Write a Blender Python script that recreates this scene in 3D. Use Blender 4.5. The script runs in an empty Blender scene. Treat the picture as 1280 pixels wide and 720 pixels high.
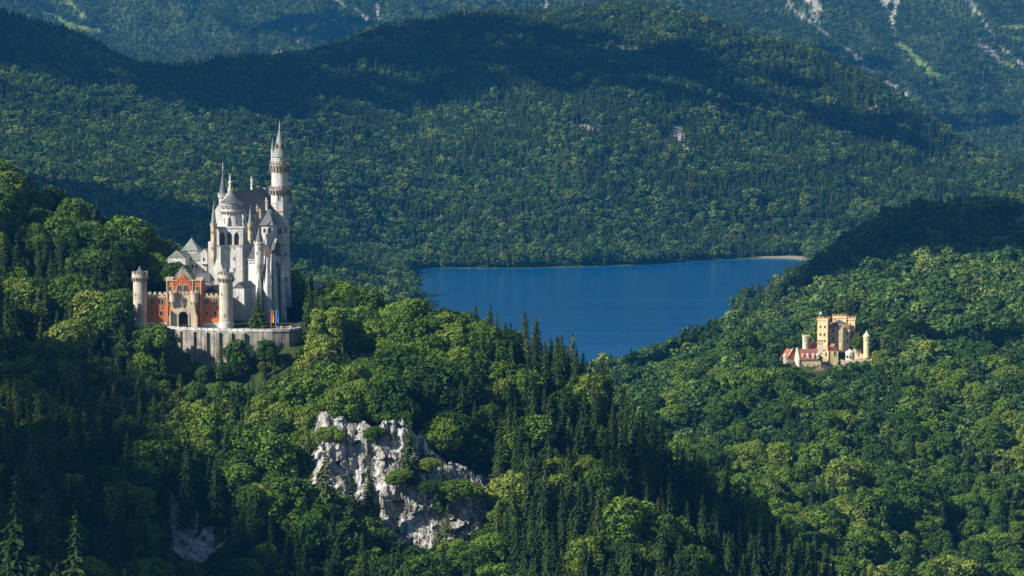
import bpy, math, random
import numpy as np
from mathutils import Vector, noise as mnoise
R = math.radians
scene = bpy.context.scene
col = scene.collection
rng = np.random.default_rng(7)
random.seed(11)

# ------------------------------------------------------------------ camera
F = 4000.0; HC = 236.0; PIT = math.atan(260.0 / F)
cam = bpy.data.cameras.new('camera'); cam_o = bpy.data.objects.new('camera', cam); col.objects.link(cam_o)
cam.sensor_width = 36.0; cam.lens = 36.0 * F / 1280.0
cam.clip_start = 5.0; cam.clip_end = 60000.0
cam_o.location = (0, 0, HC); cam_o.rotation_euler = (math.pi / 2 - PIT, 0, 0)
scene.camera = cam_o
# ------------------------------------------------------------------ sky, sun, exposure
SUN_EL = R(34); SUN_AZ = R(63)            # azimuth measured from "behind the camera" towards the left
S = Vector((-math.sin(SUN_AZ) * math.cos(SUN_EL), -math.cos(SUN_AZ) * math.cos(SUN_EL), math.sin(SUN_EL)))
world = bpy.data.worlds.new('World'); scene.world = world; world.use_nodes = True
wn = world.node_tree; bg = wn.nodes['Background']
sky = wn.nodes.new('ShaderNodeTexSky'); sky.sky_type = 'NISHITA'; sky.sun_disc = False
sky.sun_elevation = SUN_EL; sky.sun_rotation = math.atan2(S.x, S.y) % (2 * math.pi)
sky.altitude = 900; sky.air_density = 1.0; sky.dust_density = 0.6; sky.ozone_density = 1.5
wn.links.new(sky.outputs[0], bg.inputs['Color']); bg.inputs['Strength'].default_value = 0.05
sl = bpy.data.lights.new('sun', 'SUN'); sl.energy = 5.0; sl.angle = R(0.53); sl.color = (1.0, 0.93, 0.80)
so = bpy.data.objects.new('sun', sl); col.objects.link(so)
so.rotation_euler = S.to_track_quat('Z', 'Y').to_euler(); so.location = S * 4000
vs = scene.view_settings; vs.view_transform = 'Standard'; vs.look = 'None'; vs.gamma = 1.0; vs.exposure = 0.98
vs.use_curve_mapping = False
cy = scene.cycles
cy.max_bounces = 4; cy.diffuse_bounces = 2; cy.glossy_bounces = 2; cy.transmission_bounces = 2
cy.volume_bounces = 0; cy.transparent_max_bounces = 4; cy.use_denoising = True
cy.denoising_prefilter = 'ACCURATE'
cy.use_adaptive_sampling = False

# ------------------------------------------------------------------ helpers
_c, _s = math.cos(PIT), math.sin(PIT)
def at(px, py, D):
    a = (px - 640.0) / F; b = (360.0 - py) / F
    t = D / (_c + _s * b)
    return (t * a, D, HC + t * (_c * b - _s))
def project(x, y, z):
    """numpy: world -> pixel of the 1280x720 photograph"""
    zz = z - HC
    dep = y * _c - zz * _s
    up = y * _s + zz * _c
    return 640.0 + F * x / dep, 360.0 - F * up / dep

def tag(o, label=None, cat=None, group=None, kind=None):
    if label: o['label'] = label
    if cat: o['category'] = cat
    if group: o['group'] = group
    if kind: o['kind'] = kind
    return o
def empty(name, loc, label=None, cat=None, group=None, rz=0.0):
    o = bpy.data.objects.new(name, None); col.objects.link(o); o.location = loc; o.rotation_euler.z = rz
    o.empty_display_size = 1.0
    return tag(o, label, cat, group)
def link(name, me, parent=None, loc=(0, 0, 0), rz=0.0):
    o = bpy.data.objects.new(name, me); col.objects.link(o); o.location = loc; o.rotation_euler.z = rz
    if parent: o.parent = parent
    return o
def np_mesh(name, V, Fq, mat_idx=None, mats=(), attrs=None, smooth=False):
    """V (n,3) Fq (m,4) or (m,3)"""
    me = bpy.data.meshes.new(name)
    V = np.asarray(V, np.float32); Fq = np.asarray(Fq, np.int32)
    n, k = Fq.shape
    me.vertices.add(len(V)); me.vertices.foreach_set('co', V.ravel())
    me.loops.add(n * k); me.loops.foreach_set('vertex_index', Fq.ravel())
    me.polygons.add(n); me.polygons.foreach_set('loop_start', np.arange(0, n * k, k, dtype=np.int32))
    if mat_idx is not None: me.polygons.foreach_set('material_index', np.asarray(mat_idx, np.int32))
    me.polygons.foreach_set('use_smooth', np.full(n, smooth))
    for m in mats: me.materials.append(m)
    if attrs:
        for an, (dom, arr) in attrs.items():
            at_ = me.attributes.new(an, 'FLOAT', dom); at_.data.foreach_set('value', np.asarray(arr, np.float32))
    me.update(calc_edges=True)
    return me

# numpy perlin-like noise
_perm = np.random.default_rng(3).permutation(512).astype(np.int64); _perm = np.concatenate([_perm, _perm])
_grad = np.random.default_rng(4).normal(size=(512, 2)); _grad /= np.linalg.norm(_grad, axis=1)[:, None]
def pn(x, y):
    x = np.asarray(x, float) + 1000.3; y = np.asarray(y, float) + 1000.7
    xi = np.floor(x).astype(np.int64); yi = np.floor(y).astype(np.int64); fx = x - xi; fy = y - yi
    u = fx * fx * fx * (fx * (fx * 6 - 15) + 10); v = fy * fy * fy * (fy * (fy * 6 - 15) + 10)
    def g(ix, iy, dx, dy):
        h = _perm[(ix & 511)] + iy; gg = _grad[_perm[h & 511] & 511]
        return gg[..., 0] * dx + gg[..., 1] * dy
    a = g(xi, yi, fx, fy); b = g(xi + 1, yi, fx - 1, fy); c = g(xi, yi + 1, fx, fy - 1); d = g(xi + 1, yi + 1, fx - 1, fy - 1)
    return (a + u * (b - a) + v * ((c + u * (d - c)) - (a + u * (b - a)))) * 1.5
def fbm(x, y, o=4, lac=2.0, gain=0.5, ridge=False):
    t = 0; amp = 1.0; s = 0
    for i in range(o):
        n = pn(x + 17.1 * i, y - 9.3 * i)
        if ridge: n = 1 - 2 * np.abs(n)
        t = t + amp * n; s += amp; amp *= gain; x = x * lac; y = y * lac
    return t / s

# ------------------------------------------------------------------ materials
def mat(name, color, rough=0.85, build=None, spec=0.2):
    m = bpy.data.materials.new(name); m.use_nodes = True
    b = m.node_tree.nodes['Principled BSDF']
    b.inputs['Base Color'].default_value = (*color, 1); b.inputs['Roughness'].default_value = rough
    b.inputs['Specular IOR Level'].default_value = spec
    if build: build(m.node_tree, b)
    return m
def N(nt, t, **kw):
    n = nt.nodes.new(t)
    for k, v in kw.items(): setattr(n, k, v)
    return n
def ramp(nt, fac, stops):
    r = N(nt, 'ShaderNodeValToRGB'); nt.links.new(fac, r.inputs[0])
    el = r.color_ramp.elements
    while len(el) < len(stops): el.new(0.5)
    for e, (p, c) in zip(el, stops): e.position = p; e.color = (*c, 1)
    return r.outputs[0]
def noise_node(nt, scale, detail=4, vec=None, rough=0.55):
    n = N(nt, 'ShaderNodeTexNoise'); n.inputs['Scale'].default_value = scale; n.inputs['Detail'].default_value = detail
    n.inputs['Roughness'].default_value = rough
    if vec is not None: nt.links.new(vec, n.inputs['Vector'])
    return n.outputs['Fac']
def objco(nt):
    return N(nt, 'ShaderNodeTexCoord').outputs['Object']
def mapped(nt, vec, scale):
    m = N(nt, 'ShaderNodeMapping'); m.inputs['Scale'].default_value = scale; nt.links.new(vec, m.inputs['Vector']); return m.outputs[0]
def mixc(nt, fac, a, b, mode='MIX'):
    m = N(nt, 'ShaderNodeMix', data_type='RGBA', blend_type=mode)
    for sock, v in ((0, fac), (6, a), (7, b)):
        if isinstance(v, (int, float)): m.inputs[sock].default_value = v
        elif isinstance(v, tuple): m.inputs[sock].default_value = (*v, 1)
        else: nt.links.new(v, m.inputs[sock])
    return m.outputs[2]
def bump(nt, b, h, strength, dist):
    n = N(nt, 'ShaderNodeBump'); n.inputs['Strength'].default_value = strength; n.inputs['Distance'].default_value = dist
    nt.links.new(h, n.inputs['Height']); nt.links.new(n.outputs[0], b.inputs['Normal'])

def stone(c1, c2, streak=0.35, block=(1.4, 0.6), mortar=0.82):
    def f(nt, b):
        co = objco(nt)
        n1 = noise_node(nt, 0.22, 5, co)
        c = ramp(nt, n1, [(0.35, c2), (0.62, c1)])
        n2 = noise_node(nt, 1.0, 4, mapped(nt, co, (1.1, 1.1, 0.07)))       # rain streaks running down the wall
        st = ramp(nt, n2, [(0.48, (1, 1, 1)), (0.72, (1 - streak,) * 3)])
        c = mixc(nt, 1.0, c, st, 'MULTIPLY')
        sp = N(nt, 'ShaderNodeSeparateXYZ'); nt.links.new(co, sp.inputs[0])
        ad = N(nt, 'ShaderNodeMath', operation='ADD'); nt.links.new(sp.outputs[0], ad.inputs[0]); nt.links.new(sp.outputs[1], ad.inputs[1])
        cb = N(nt, 'ShaderNodeCombineXYZ'); nt.links.new(ad.outputs[0], cb.inputs[0]); nt.links.new(sp.outputs[2], cb.inputs[1])
        br = N(nt, 'ShaderNodeTexBrick'); nt.links.new(cb.outputs[0], br.inputs['Vector'])
        br.inputs['Scale'].default_value = 1.0; br.inputs['Brick Width'].default_value = block[0]; br.inputs['Row Height'].default_value = block[1]
        br.inputs['Mortar Size'].default_value = 0.04
        br.inputs['Color1'].default_value = (1, 1, 1, 1); br.inputs['Color2'].default_value = (0.88, 0.88, 0.88, 1)
        br.inputs['Mortar'].default_value = (mortar,) * 3 + (1,)
        c = mixc(nt, 1.0, c, br.outputs[0], 'MULTIPLY')
        nt.links.new(c, b.inputs['Base Color'])
        bump(nt, b, noise_node(nt, 1.6, 4, co), 0.5, 0.15)
    return f
def roofm(c1, c2, rows=0.5):
    def f(nt, b):
        co = objco(nt)
        c = ramp(nt, noise_node(nt, 0.5, 5, co), [(0.3, c1), (0.7, c2)])
        w = N(nt, 'ShaderNodeTexWave', wave_type='BANDS', bands_direction='Z'); w.inputs['Scale'].default_value = rows
        w.inputs['Distortion'].default_value = 1.0; nt.links.new(co, w.inputs['Vector'])
        c = mixc(nt, 0.25, c, w.outputs[0], 'MULTIPLY')
        nt.links.new(c, b.inputs['Base Color'])
    return f
M = {}
M['white'] = mat('white_limestone', (0.7, 0.68, 0.64), build=stone((0.59, 0.58, 0.555), (0.44, 0.435, 0.425), 0.42, (1.6, 0.8), 0.72))
M['wing'] = mat('grey_and_shaded_limestone', (0.6, 0.6, 0.58), build=stone((0.54, 0.54, 0.53), (0.40, 0.40, 0.40), 0.4))  # grey stone; its tone also paints in shade on right-hand walls
M['sand'] = mat('yellow_sandstone', (0.6, 0.5, 0.36), build=stone((0.55, 0.46, 0.34), (0.42, 0.355, 0.25), 0.3))
M['towerstone'] = mat('beige_tower_stone', (0.6, 0.55, 0.45), build=stone((0.52, 0.485, 0.42), (0.38, 0.34, 0.27), 0.45, (0.9, 0.5), 0.7))
M['brick'] = mat('red_brick', (0.5, 0.12, 0.04), build=stone((0.56, 0.165, 0.055), (0.42, 0.11, 0.04), 0.25, (0.6, 0.3), 0.85))
M['rubble'] = mat('grey_rubble_stone', (0.4, 0.38, 0.34), build=stone((0.38, 0.35, 0.30), (0.17, 0.16, 0.14), 0.8, (1.5, 0.7), 0.45))
M['slate'] = mat('dark_slate', (0.08, 0.09, 0.1), 0.6, build=roofm((0.055, 0.06, 0.075), (0.12, 0.125, 0.14)), spec=0.35)
M['copper'] = mat('green_copper', (0.2, 0.26, 0.22), 0.6, build=roofm((0.14, 0.165, 0.15), (0.24, 0.275, 0.245)), spec=0.35)
M['brownroof'] = mat('brown_tile', (0.12, 0.09, 0.075), 0.7, build=roofm((0.10, 0.075, 0.06), (0.19, 0.14, 0.115)))
M['redroof'] = mat('red_clay_tile', (0.42, 0.12, 0.06), 0.8, build=roofm((0.20, 0.07, 0.045), (0.36, 0.135, 0.085), 0.9))
M['glass'] = mat('dark_window_glass', (0.015, 0.02, 0.025), 0.12, spec=0.5)
M['dark'] = mat('dark_timber_and_shade', (0.02, 0.016, 0.013), 0.8)  # shed timber, and the painted shade filling the gate arch
M['statue'] = mat('pale_stone_figure', (0.66, 0.64, 0.58), 0.8, build=lambda nt, b: bump(nt, b, noise_node(nt, 3, 4, objco(nt)), 0.5, 0.1))
M['metal'] = mat('bronze_spire_metal', (0.35, 0.33, 0.28), 0.5, spec=0.5)
M['cream'] = mat('cream_render', (0.72, 0.62, 0.42), build=stone((0.78, 0.63, 0.35), (0.62, 0.49, 0.27), 0.3, (3, 2), 0.97))
M['pale'] = mat('pale_render', (0.75, 0.7, 0.6), build=stone((0.68, 0.62, 0.50), (0.54, 0.48, 0.38), 0.3, (3, 2), 0.97))
M['orange'] = mat('orange_coping_tile', (0.55, 0.24, 0.12), build=roofm((0.36, 0.17, 0.09), (0.5, 0.26, 0.15)))
M['paving'] = mat('grey_paving', (0.3, 0.29, 0.27), build=stone((0.34, 0.33, 0.30), (0.24, 0.23, 0.21), 0.1))
# ------------------------------------------------------------------ terrain
CAN = 14.0                                        # mean canopy height over the ground
pts = []                                          # (u, lnD, z)
def cp(px, py, D, h=CAN):
    x, y, z = at(px, py, D); pts.append((x / D, math.log(D), z - h))
def cz(px, D, z): pts.append(((px - 640) / F, math.log(D), z))
# foreground slope, canopy seen at these pixels
for a in [(-250,720,900),(0,720,960),(100,720,985),(200,720,1040),(300,720,1090),(400,720,1110),(500,720,1110),(600,720,1100),(700,720,1100),(800,720,1120),(900,720,1150),(1000,745,1180),
    (-250,620,980),(0,640,1040),(150,640,1080),(300,640,1120),(380,640,1130),(620,660,1145),(750,640,1160),(850,650,1180),(930,660,1200),
    (-200,540,1090),(0,560,1120),(150,560,1150),(300,560,1180),(370,560,1190),(640,570,1200),(720,560,1205),(800,570,1220),(850,600,1225),
    (-200,420,1220),(0,480,1210),(100,480,1230),(200,490,1255),(300,500,1265),(380,490,1255),(450,480,1250),(550,470,1245),(650,480,1250),(730,500,1255),
    (0,420,1270),(80,420,1290),(140,430,1300),(390,440,1290),(500,430,1280),(600,420,1285),(680,440,1280),
    (400,395,1330),(430,360,1352),(480,388,1340),(530,414,1325),(590,397,1320),(640,411,1315),(700,444,1300),(750,478,1280),(800,520,1262),(860,590,1245),(940,640,1230),(1000,700,1215),
    (0,330,1370),(60,345,1365),(100,320,1400),(145,350,1370),(-250,300,1300),(-250,150,1550),(0,272,1430),(60,284,1440),(0,226,1500),(60,240,1500),(110,264,1490),(140,312,1450),(168,335,1410),(190,350,1395),(155,322,1440),(205,352,1440)]:
    cp(*a)
for px in (160, 195, 230, 265, 300, 335, 365):     # castle rock
    for D in (1326, 1365, 1410): cz(px, D, 132.6)
for a in [(160,1312,128),(200,1306,122),(230,1308,111),(245,1307,110),(265,1306,110),(283,1305,111),(300,1304,112),(250,1296,108),(290,1292,108),(340,1298,124),(370,1304,128),(390,1345,131),(438,1312,120),(462,1310,119.5),(488,1312,120),(460,1324,121),(385,1400,128),
          (500,1152,58),(440,1154,64),(560,1152,58),(600,1154,64),(395,1200,108),(430,1200,107),(480,1200,106),(540,1206,98),(590,1210,90),(470,1216,108),(560,1220,104),
          (395,1500,100),(450,1450,105),(540,1430,95),(640,1400,88),(740,1370,60),(850,1330,28),(950,1300,8),(1020,1300,0),
          (0,1700,120),(100,1650,105),(200,1600,95),(300,1600,85),(380,1700,60),(500,1700,50),(650,1650,40),(780,1550,20),(880,1450,5),
          (-200,1900,140),(0,2100,70),(150,2100,50),(300,2100,30),(450,2100,25),(600,2100,15),(700,2000,10),(780,1900,4),
          (0,2600,50),(150,2600,35),(300,2600,20),(450,2600,8),(560,2400,5),(650,2350,4),(720,2350,4),
          (-200,2600,90),(-200,3300,130),(-200,4000,190),(-200,4600,330),(-200,5200,400)]:
    cz(*a)
# mid right: hill of the second castle
for a in [(1100,720,1530),(1200,720,1580),(1280,720,1600),(1450,720,1600),(1000,660,1560),(950,600,1650),(1000,620,1620),(1100,600,1690),(1200,640,1650),(1280,640,1660),(1450,600,1700),
    (860,560,1730),(930,550,1760),(1000,540,1790),(1100,520,1840),(1200,560,1750),(1280,540,1790),
    (830,515,1850),(880,492,1890),(920,466,1940),(960,452,1975),(1000,478,1950),(1060,478,1950),(1110,450,2020),
    (1150,485,1940),(1220,460,2020),(1280,480,1960),(1400,470,1960),
    (1100,400,2220),(1150,380,2300),(1200,400,2240),(1280,400,2240),(1400,380,2250),
    (1010,388,2480),(1050,366,2520),(1100,346,2560),(1200,337,2560),(1280,335,2560),(1400,326,2560),
    (790,460,2300),(850,440,2330),(910,428,2380),(960,415,2450),
    (990,352,3080),(1015,325,3150),(1050,302,3200),(1100,278,3250),(1180,266,3300),(1280,251,3300),(1400,240,3300)]:
    cp(*a)
for D in (1985, 2010, 2035):
    for px in (985, 1010, 1035, 1060, 1085): cz(px, D, 57.0)
for a in [(900,2120,30),(980,2150,36),(1060,2200,45),(830,2080,14),(1100,2780,48),(1200,2800,52),(1300,2800,55),(1030,2750,26),(1450,2800,60),
          (960,2800,12),(1000,2950,30),
          (1060,3700,5),(1150,3800,8),(1250,3800,12),(1400,3800,20),(1060,4100,3),(1150,4200,10),(1280,4300,30)]:
    cz(*a)
# the lake bed
for a in [(780,2480,2),(860,2690,2),(950,2870,2),(985,3250,2),(990,3600,2),(1010,3900,1.5),(1015,4170,1.5),
          (700,2430,2),(620,2450,2),(560,2700,2),(522,3000,2),(516,3300,1.5),(505,3420,2),(500,3700,2),(500,3980,2)]:
    cz(*a)
for a in [(800,2620,-8),(860,2780,-8),(940,2990,-8),(965,3250,-10),(968,3600,-10),(980,3900,-9),(985,4120,-7),(900,3300,-18),(900,3800,-18),(800,3100,-18),(800,3700,-18),
          (700,2700,-14),(700,3200,-18),(700,3700,-18),(620,2900,-14),(620,3400,-18),(600,3800,-14),(534,3330,-1.2),(532,3430,-1.5),(560,3200,-7),(570,3500,-8),(530,3900,-7),(640,2600,-8),
          (600,3960,-7),(700,3990,-7),(800,4040,-7),(900,4150,-7)]:
    cz(*a)
for a in [(510,4030,2),(600,4020,2),(700,4045,2),(800,4100,2),(900,4235,1.6),(960,4250,1.2),(1010,4245,1.2)]: cz(*a)
# behind the castle and the main hill
for a in [(380,322,3600),(450,330,3480),(495,352,3350),(100,290,3100),(200,300,3200),(300,305,3350),(0,285,2950),
    (0,205,3700),(0,160,4000),(0,92,4300),(0,24,4600),(60,44,4650),(120,78,4700),(100,205,3750),(100,150,4100),(200,215,3850),(200,155,4200),(200,92,4750),(260,90,4850),(300,240,3800),
    (370,282,3800),(370,220,4100),(370,150,4500),(350,75,5000),(430,55,5100),(440,290,3950),(440,220,4250),(430,130,4700),
    (510,270,4180),(600,265,4200),(700,258,4250),(800,270,4300),(900,288,4380),(1000,292,4420),(1060,300,4350),
    (500,205,4450),(600,180,4550),(700,175,4600),(800,180,4600),(900,190,4700),(1000,212,4700),(1100,245,4650),
    (500,115,4850),(600,95,4950),(700,90,5000),(750,85,5050),(850,95,5050),(950,120,5100),(1050,155,5100),(1150,205,5000),(1250,240,4800),
    (500,38,5250),(560,28,5300),(620,28,5350),(700,16,5400),(760,13,5400),(850,22,5400),(950,42,5400),(1020,68,5350),(1090,108,5250),(1150,158,5150),(1200,192,5050),(1280,222,4950),(1400,240,4900)]:
    cp(*a)
for a in [(60,5150,235),(120,5150,195),(200,5150,185),(260,5200,180),(330,5350,200),(120,5450,150),(250,5500,140),(1090,5650,150),(1150,5500,120),(1200,5400,85),(1280,5350,60),(1280,5600,50),(1350,5200,60),(1020,5650,200),(1250,5150,75),(-100,5000,330)]: cz(*a)
for px in (-200, 0, 200, 400, 600, 800, 1000, 1200, 1450):
    cz(px, 6000, 90 if px < 1100 else 60); cz(px, 6600, 60 if px < 1000 else 75)
    cp(px, 175, 7050, 5); cp(px, 90, 7700, 8); cp(px, 0, 8350, 8); cp(px, -90, 8950, 8); cp(px, -200, 9500, 8); cz(px, 10800, 700)
    cz(px, 780, 20)
cp(1262,181,6950,0); cp(1235,184,6950,0); cp(1280,180,7100,0)
pts = np.array(pts)
P = pts[:, :2]; Zp = pts[:, 2]
K = np.sqrt(((P[:, None] - P[None]) ** 2).sum(-1) + 0.012 ** 2)
n_ = len(P)
A = np.zeros((n_ + 3, n_ + 3)); A[:n_, :n_] = K - np.eye(n_) * 0.004
A[:n_, n_] = 1; A[:n_, n_ + 1:] = P; A[n_, :n_] = 1; A[n_ + 1:, :n_] = P.T
sol = np.linalg.solve(A, np.concatenate([Zp, [0, 0, 0]])); wts, lin = sol[:n_], sol[n_:]
def base_h(u, L):
    out = np.empty(u.shape)
    fu, fl = u.ravel(), L.ravel(); fo = np.empty(fu.size)
    for i in range(0, fu.size, 20000):
        a, b = fu[i:i + 20000], fl[i:i + 20000]
        d = np.sqrt((a[:, None] - P[:, 0]) ** 2 + (b[:, None] - P[:, 1]) ** 2 + 0.012 ** 2)
        fo[i:i + 20000] = d @ wts + lin[0] + lin[1] * a + lin[2] * b
    return fo.reshape(out.shape)
def sstep(a, b, x):
    t = np.clip((x - a) / (b - a), 0, 1); return t * t * (3 - 2 * t)
def height(u, D):
    z = base_h(u, np.log(D)); x = u * D
    far = sstep(6300, 7400, D)
    mid = sstep(3600, 4600, D) * (1 - far)
    amp = 2.2 + 13 * mid + 34 * far
    wl = 1 / (70 + 230 * mid + 330 * far)
    px = 640 + F * u
    flat = np.exp(-(((D - 1368) / 62) ** 4)) * np.exp(-(((px - 265) / 118) ** 4)) + np.exp(-(((D - 2010) / 40) ** 4)) * np.exp(-(((px - 1035) / 55) ** 4))
    n = fbm(x * (1 / 75), D * (1 / 75), 3)
    z = z + 2.4 * n * (1 - np.clip(flat, 0, 1)) * sstep(1.0, 10.0, z)
    mr = sstep(1500, 1750, D) * (1 - sstep(3300, 3700, D))
    z = z + mr * 15 * (fbm(x / 150 + 0.3 * D / 190, D / 230, 3, ridge=True) - 0.1) * (1 - np.clip(flat, 0, 1)) * sstep(4, 30, z)
    nm = fbm(x / 330 + 3, D / 480, 4, ridge=True)
    z = z + mid * 27 * nm * sstep(6, 60, z)
    nf = fbm(x / 420 + 0.25 * (D / 420), D / 800 + 7, 5, ridge=True, gain=0.55)
    z = z + far * 85 * nf
    return z
urow = np.linspace(-0.235, 0.235, 420)
Drow = np.concatenate([np.arange(780, 1600, 6.5), np.arange(1600, 4000, 13), np.arange(4000, 5700, 12.5), np.arange(5700, 6900, 40), np.arange(6900, 9200, 12.5), np.arange(9200, 11000, 75)])
UU, DD = np.meshgrid(urow, Drow)
ZZ = height(UU, DD); XX = UU * DD
def ground(x, y):
    """bilinear height of the terrain mesh (numpy)"""
    u = x / y
    i = np.clip(np.searchsorted(Drow, y) - 1, 0, len(Drow) - 2); fu = (u - urow[0]) / (urow[1] - urow[0])
    j = np.clip(np.floor(fu).astype(int), 0, len(urow) - 2); tx = np.clip(fu - j, 0, 1); ty = np.clip((y - Drow[i]) / (Drow[i + 1] - Drow[i]), 0, 1)
    return (ZZ[i, j] * (1 - tx) + ZZ[i, j + 1] * tx) * (1 - ty) + (ZZ[i + 1, j] * (1 - tx) + ZZ[i + 1, j + 1] * tx) * ty

# bare places (scree runs, alpine meadow, outcrops), laid on the terrain in world metres
def seg_d(px, py, poly):
    d = np.full(np.shape(px), 1e9)
    for (x0, y0), (x1, y1) in zip(poly[:-1], poly[1:]):
        vx, vy = x1 - x0, y1 - y0; t = np.clip(((px - x0) * vx + (py - y0) * vy) / (vx * vx + vy * vy + 1e-9), 0, 1)
        d = np.minimum(d, np.hypot(px - x0 - t * vx, py - y0 - t * vy))
    return d
SCREE = [([(975,-5),(1000,20),(1035,45),(1065,68),(1092,92)], 2.8), ([(1108,102),(1122,112),(1134,122)], 2.4), ([(1125,-10),(1118,15),(1116,35),(1123,52)], 3.6),
         ([(1100,-10),(1106,10),(1115,22)],1.5), ([(1205,-10),(1222,18),(1238,42),(1262,70),(1282,84)], 2.0), ([(1222,52),(1240,66),(1252,80)],1.9), 
         ([(620,-5),(630,10),(640,24)],1.6), ([(850,-4),(852,14)],1.8), ([(367,38),(373,52)],3.6), ([(340,68),(350,64)],2.2), ([(404,28),(408,44)],2.4),([(250,78),(258,82)],2), ([(680,-5),(684,10)],3), ([(470,8),(474,26)],3.4), ([(446,12),(458,26)],3.0)]
MEADOW = [([(1124,56),(1142,72),(1158,88),(1174,97)], 4.6), ([(1250,34),(1285,34)],2.2), ([(1262,50),(1290,55)],1.8), ([(45,10),(85,34),(120,40)],4), ([(80,0),(105,22)],2.5), ([(1255,80),(1268,84)],2.5)]
OUTC = [([(846,160),(850,178),(858,192)], 9.5), ([(830,176),(842,183)],6), ([(684,78),(683,92)],4.5), ([(712,160),(765,163)],5.5), ([(735,148),(745,156)],3)]
CLEAR = [([(690,70),(740,62),(790,70),(830,88)], 11), ([(735,95),(830,98)], 7), ([(1030,300),(1070,292),(1085,286)], 4)]
def covers(x, y, z):
    px, py = project(x, y, z)
    w = 0.75 + 0.9 * pn(x / 34, y / 45) + 0.5 * pn(x / 13, y / 18); far = y > 6500
    sc = np.zeros(px.shape); me = np.zeros(px.shape); cl = np.zeros(px.shape)
    for p_, r in SCREE: sc = np.maximum(sc, far * sstep(1.25, 0.8, seg_d(px, py, p_) / (r * .72 * w + .35)))
    for p_, r in MEADOW: me = np.maximum(me, far * sstep(1.25, 0.8, seg_d(px, py, p_) / (r * w + .6)))
    near = (y > 4200) & (y < 6000)
    for p_, r in OUTC: sc = np.maximum(sc, near * sstep(1.15, 0.85, seg_d(px, py, p_) / (r * w)))
    for p_, r in CLEAR: cl = np.maximum(cl, near * sstep(1.2, 0.7, seg_d(px, py, p_) / (r * (0.6 + .7 * w))))
    crag = far * sstep(0.34, 0.5, fbm(x / 60 + y / 200, y / 210, 4)) * sstep(46, 6, py) * (px > 380)       # crags on the high wall
    sc = np.maximum(sc, crag)
    me = np.maximum(me, (y > 6800) * (y < 7250) * (px > 1228) * (py > 176) * (py < 190))
    beach = sstep(5, 3, np.abs(px - 975) / 8) * (z > -1.2) * (z < 1.2) * (y > 4150) * (y < 4330) + 0.0
    return sc, me, cl, np.clip(beach * 1.0, 0, 1)
sc_, me_, cl_, be_ = covers(XX, DD, ZZ)
def terrain_mat(nt, b):
    co = objco(nt)
    a = lambda n: N(nt, 'ShaderNodeAttribute', attribute_name=n).outputs['Fac']
    floor = ramp(nt, noise_node(nt, 0.09, 5, co), [(0.3, (0.022, 0.032, 0.012)), (0.7, (0.045, 0.07, 0.02))])
    clear = ramp(nt, noise_node(nt, 0.05, 6, co, 0.7), [(0.38, (0.04, 0.075, 0.02)), (0.55, (0.10, 0.13, 0.05)), (0.66, (0.2, 0.17, 0.13))])
    mead = ramp(nt, noise_node(nt, 0.03, 4, co), [(0.3, (0.10, 0.15, 0.035)), (0.7, (0.17, 0.22, 0.07))])
    rock = ramp(nt, noise_node(nt, 0.06, 7, co, 0.7), [(0.35, (0.12, 0.115, 0.105)), (0.64, (0.33, 0.32, 0.30))])
    c = mixc(nt, a('clear'), floor, clear); c = mixc(nt, a('meadow'), c, mead); c = mixc(nt, a('scree'), c, rock)
    c = mixc(nt, a('beach'), c, (0.22, 0.20, 0.155))
    nt.links.new(c, b.inputs['Base Color'])
    bump(nt, b, noise_node(nt, 0.25, 5, co), 0.7, 1.2)
M['terrain'] = mat('forest_floor_and_rock', (0.05, 0.07, 0.03), 0.95, terrain_mat, 0.05)
nr, nc = UU.shape
idx = np.arange(nr * nc).reshape(nr, nc)
Fq = np.stack([idx[:-1, :-1], idx[:-1, 1:], idx[1:, 1:], idx[1:, :-1]], -1).reshape(-1, 4)
me = np_mesh('terrain', np.stack([XX, DD, ZZ], -1).reshape(-1, 3), Fq, None, [M['terrain']],
             {'scree': ('POINT', sc_.ravel()), 'meadow': ('POINT', me_.ravel()), 'clear': ('POINT', cl_.ravel()), 'beach': ('POINT', be_.ravel())}, True)
tag(link('terrain', me), kind='structure')

# ------------------------------------------------------------------ lake
def water_mat(nt, b):
    co = objco(nt)
    n = noise_node(nt, 0.006, 6, mapped(nt, co, (0.5, 2.6, 1)), 0.65)
    c = ramp(nt, n, [(0.3, (0.0, 0.060, 0.20)), (0.7, (0.0, 0.072, 0.235))])
    a = N(nt, 'ShaderNodeAttribute', attribute_name='shallow').outputs['Fac']
    c = mixc(nt, a, c, (0.035, 0.16, 0.16))
    nt.links.new(c, b.inputs['Base Color'])
    nt.links.new(ramp(nt, noise_node(nt, 0.012, 5, mapped(nt, co, (0.3, 2.0, 1)), 0.6), [(0.40, (0.09,) * 3), (0.62, (0.15,) * 3)]), b.inputs['Roughness'])
    b.inputs['IOR'].default_value = 1.33
    bump(nt, b, noise_node(nt, 0.22, 3, mapped(nt, co, (1, 0.6, 1))), 1.0, 0.35)
M['water'] = mat('deep_blue_lake_water', (0, 0.05, 0.15), 0.10, water_mat, 0.12)
yy = np.linspace(2200, 4500, 180); gx = np.linspace(-0.075, 0.14, 160)
GX, GY = np.meshgrid(gx, yy); V = np.stack([GX * GY, GY, 0 * GX], -1).reshape(-1, 3)
dep = ground(V[:, 0], V[:, 1]); il = np.arange(180 * 160).reshape(180, 160)
Fl = np.stack([il[:-1, :-1], il[:-1, 1:], il[1:, 1:], il[1:, :-1]], -1).reshape(-1, 4)
tag(link('lake', np_mesh('lake', V, Fl, None, [M['water']], {'shallow': ('POINT', sstep(-3.2, -0.2, dep))})), kind='structure')

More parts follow.
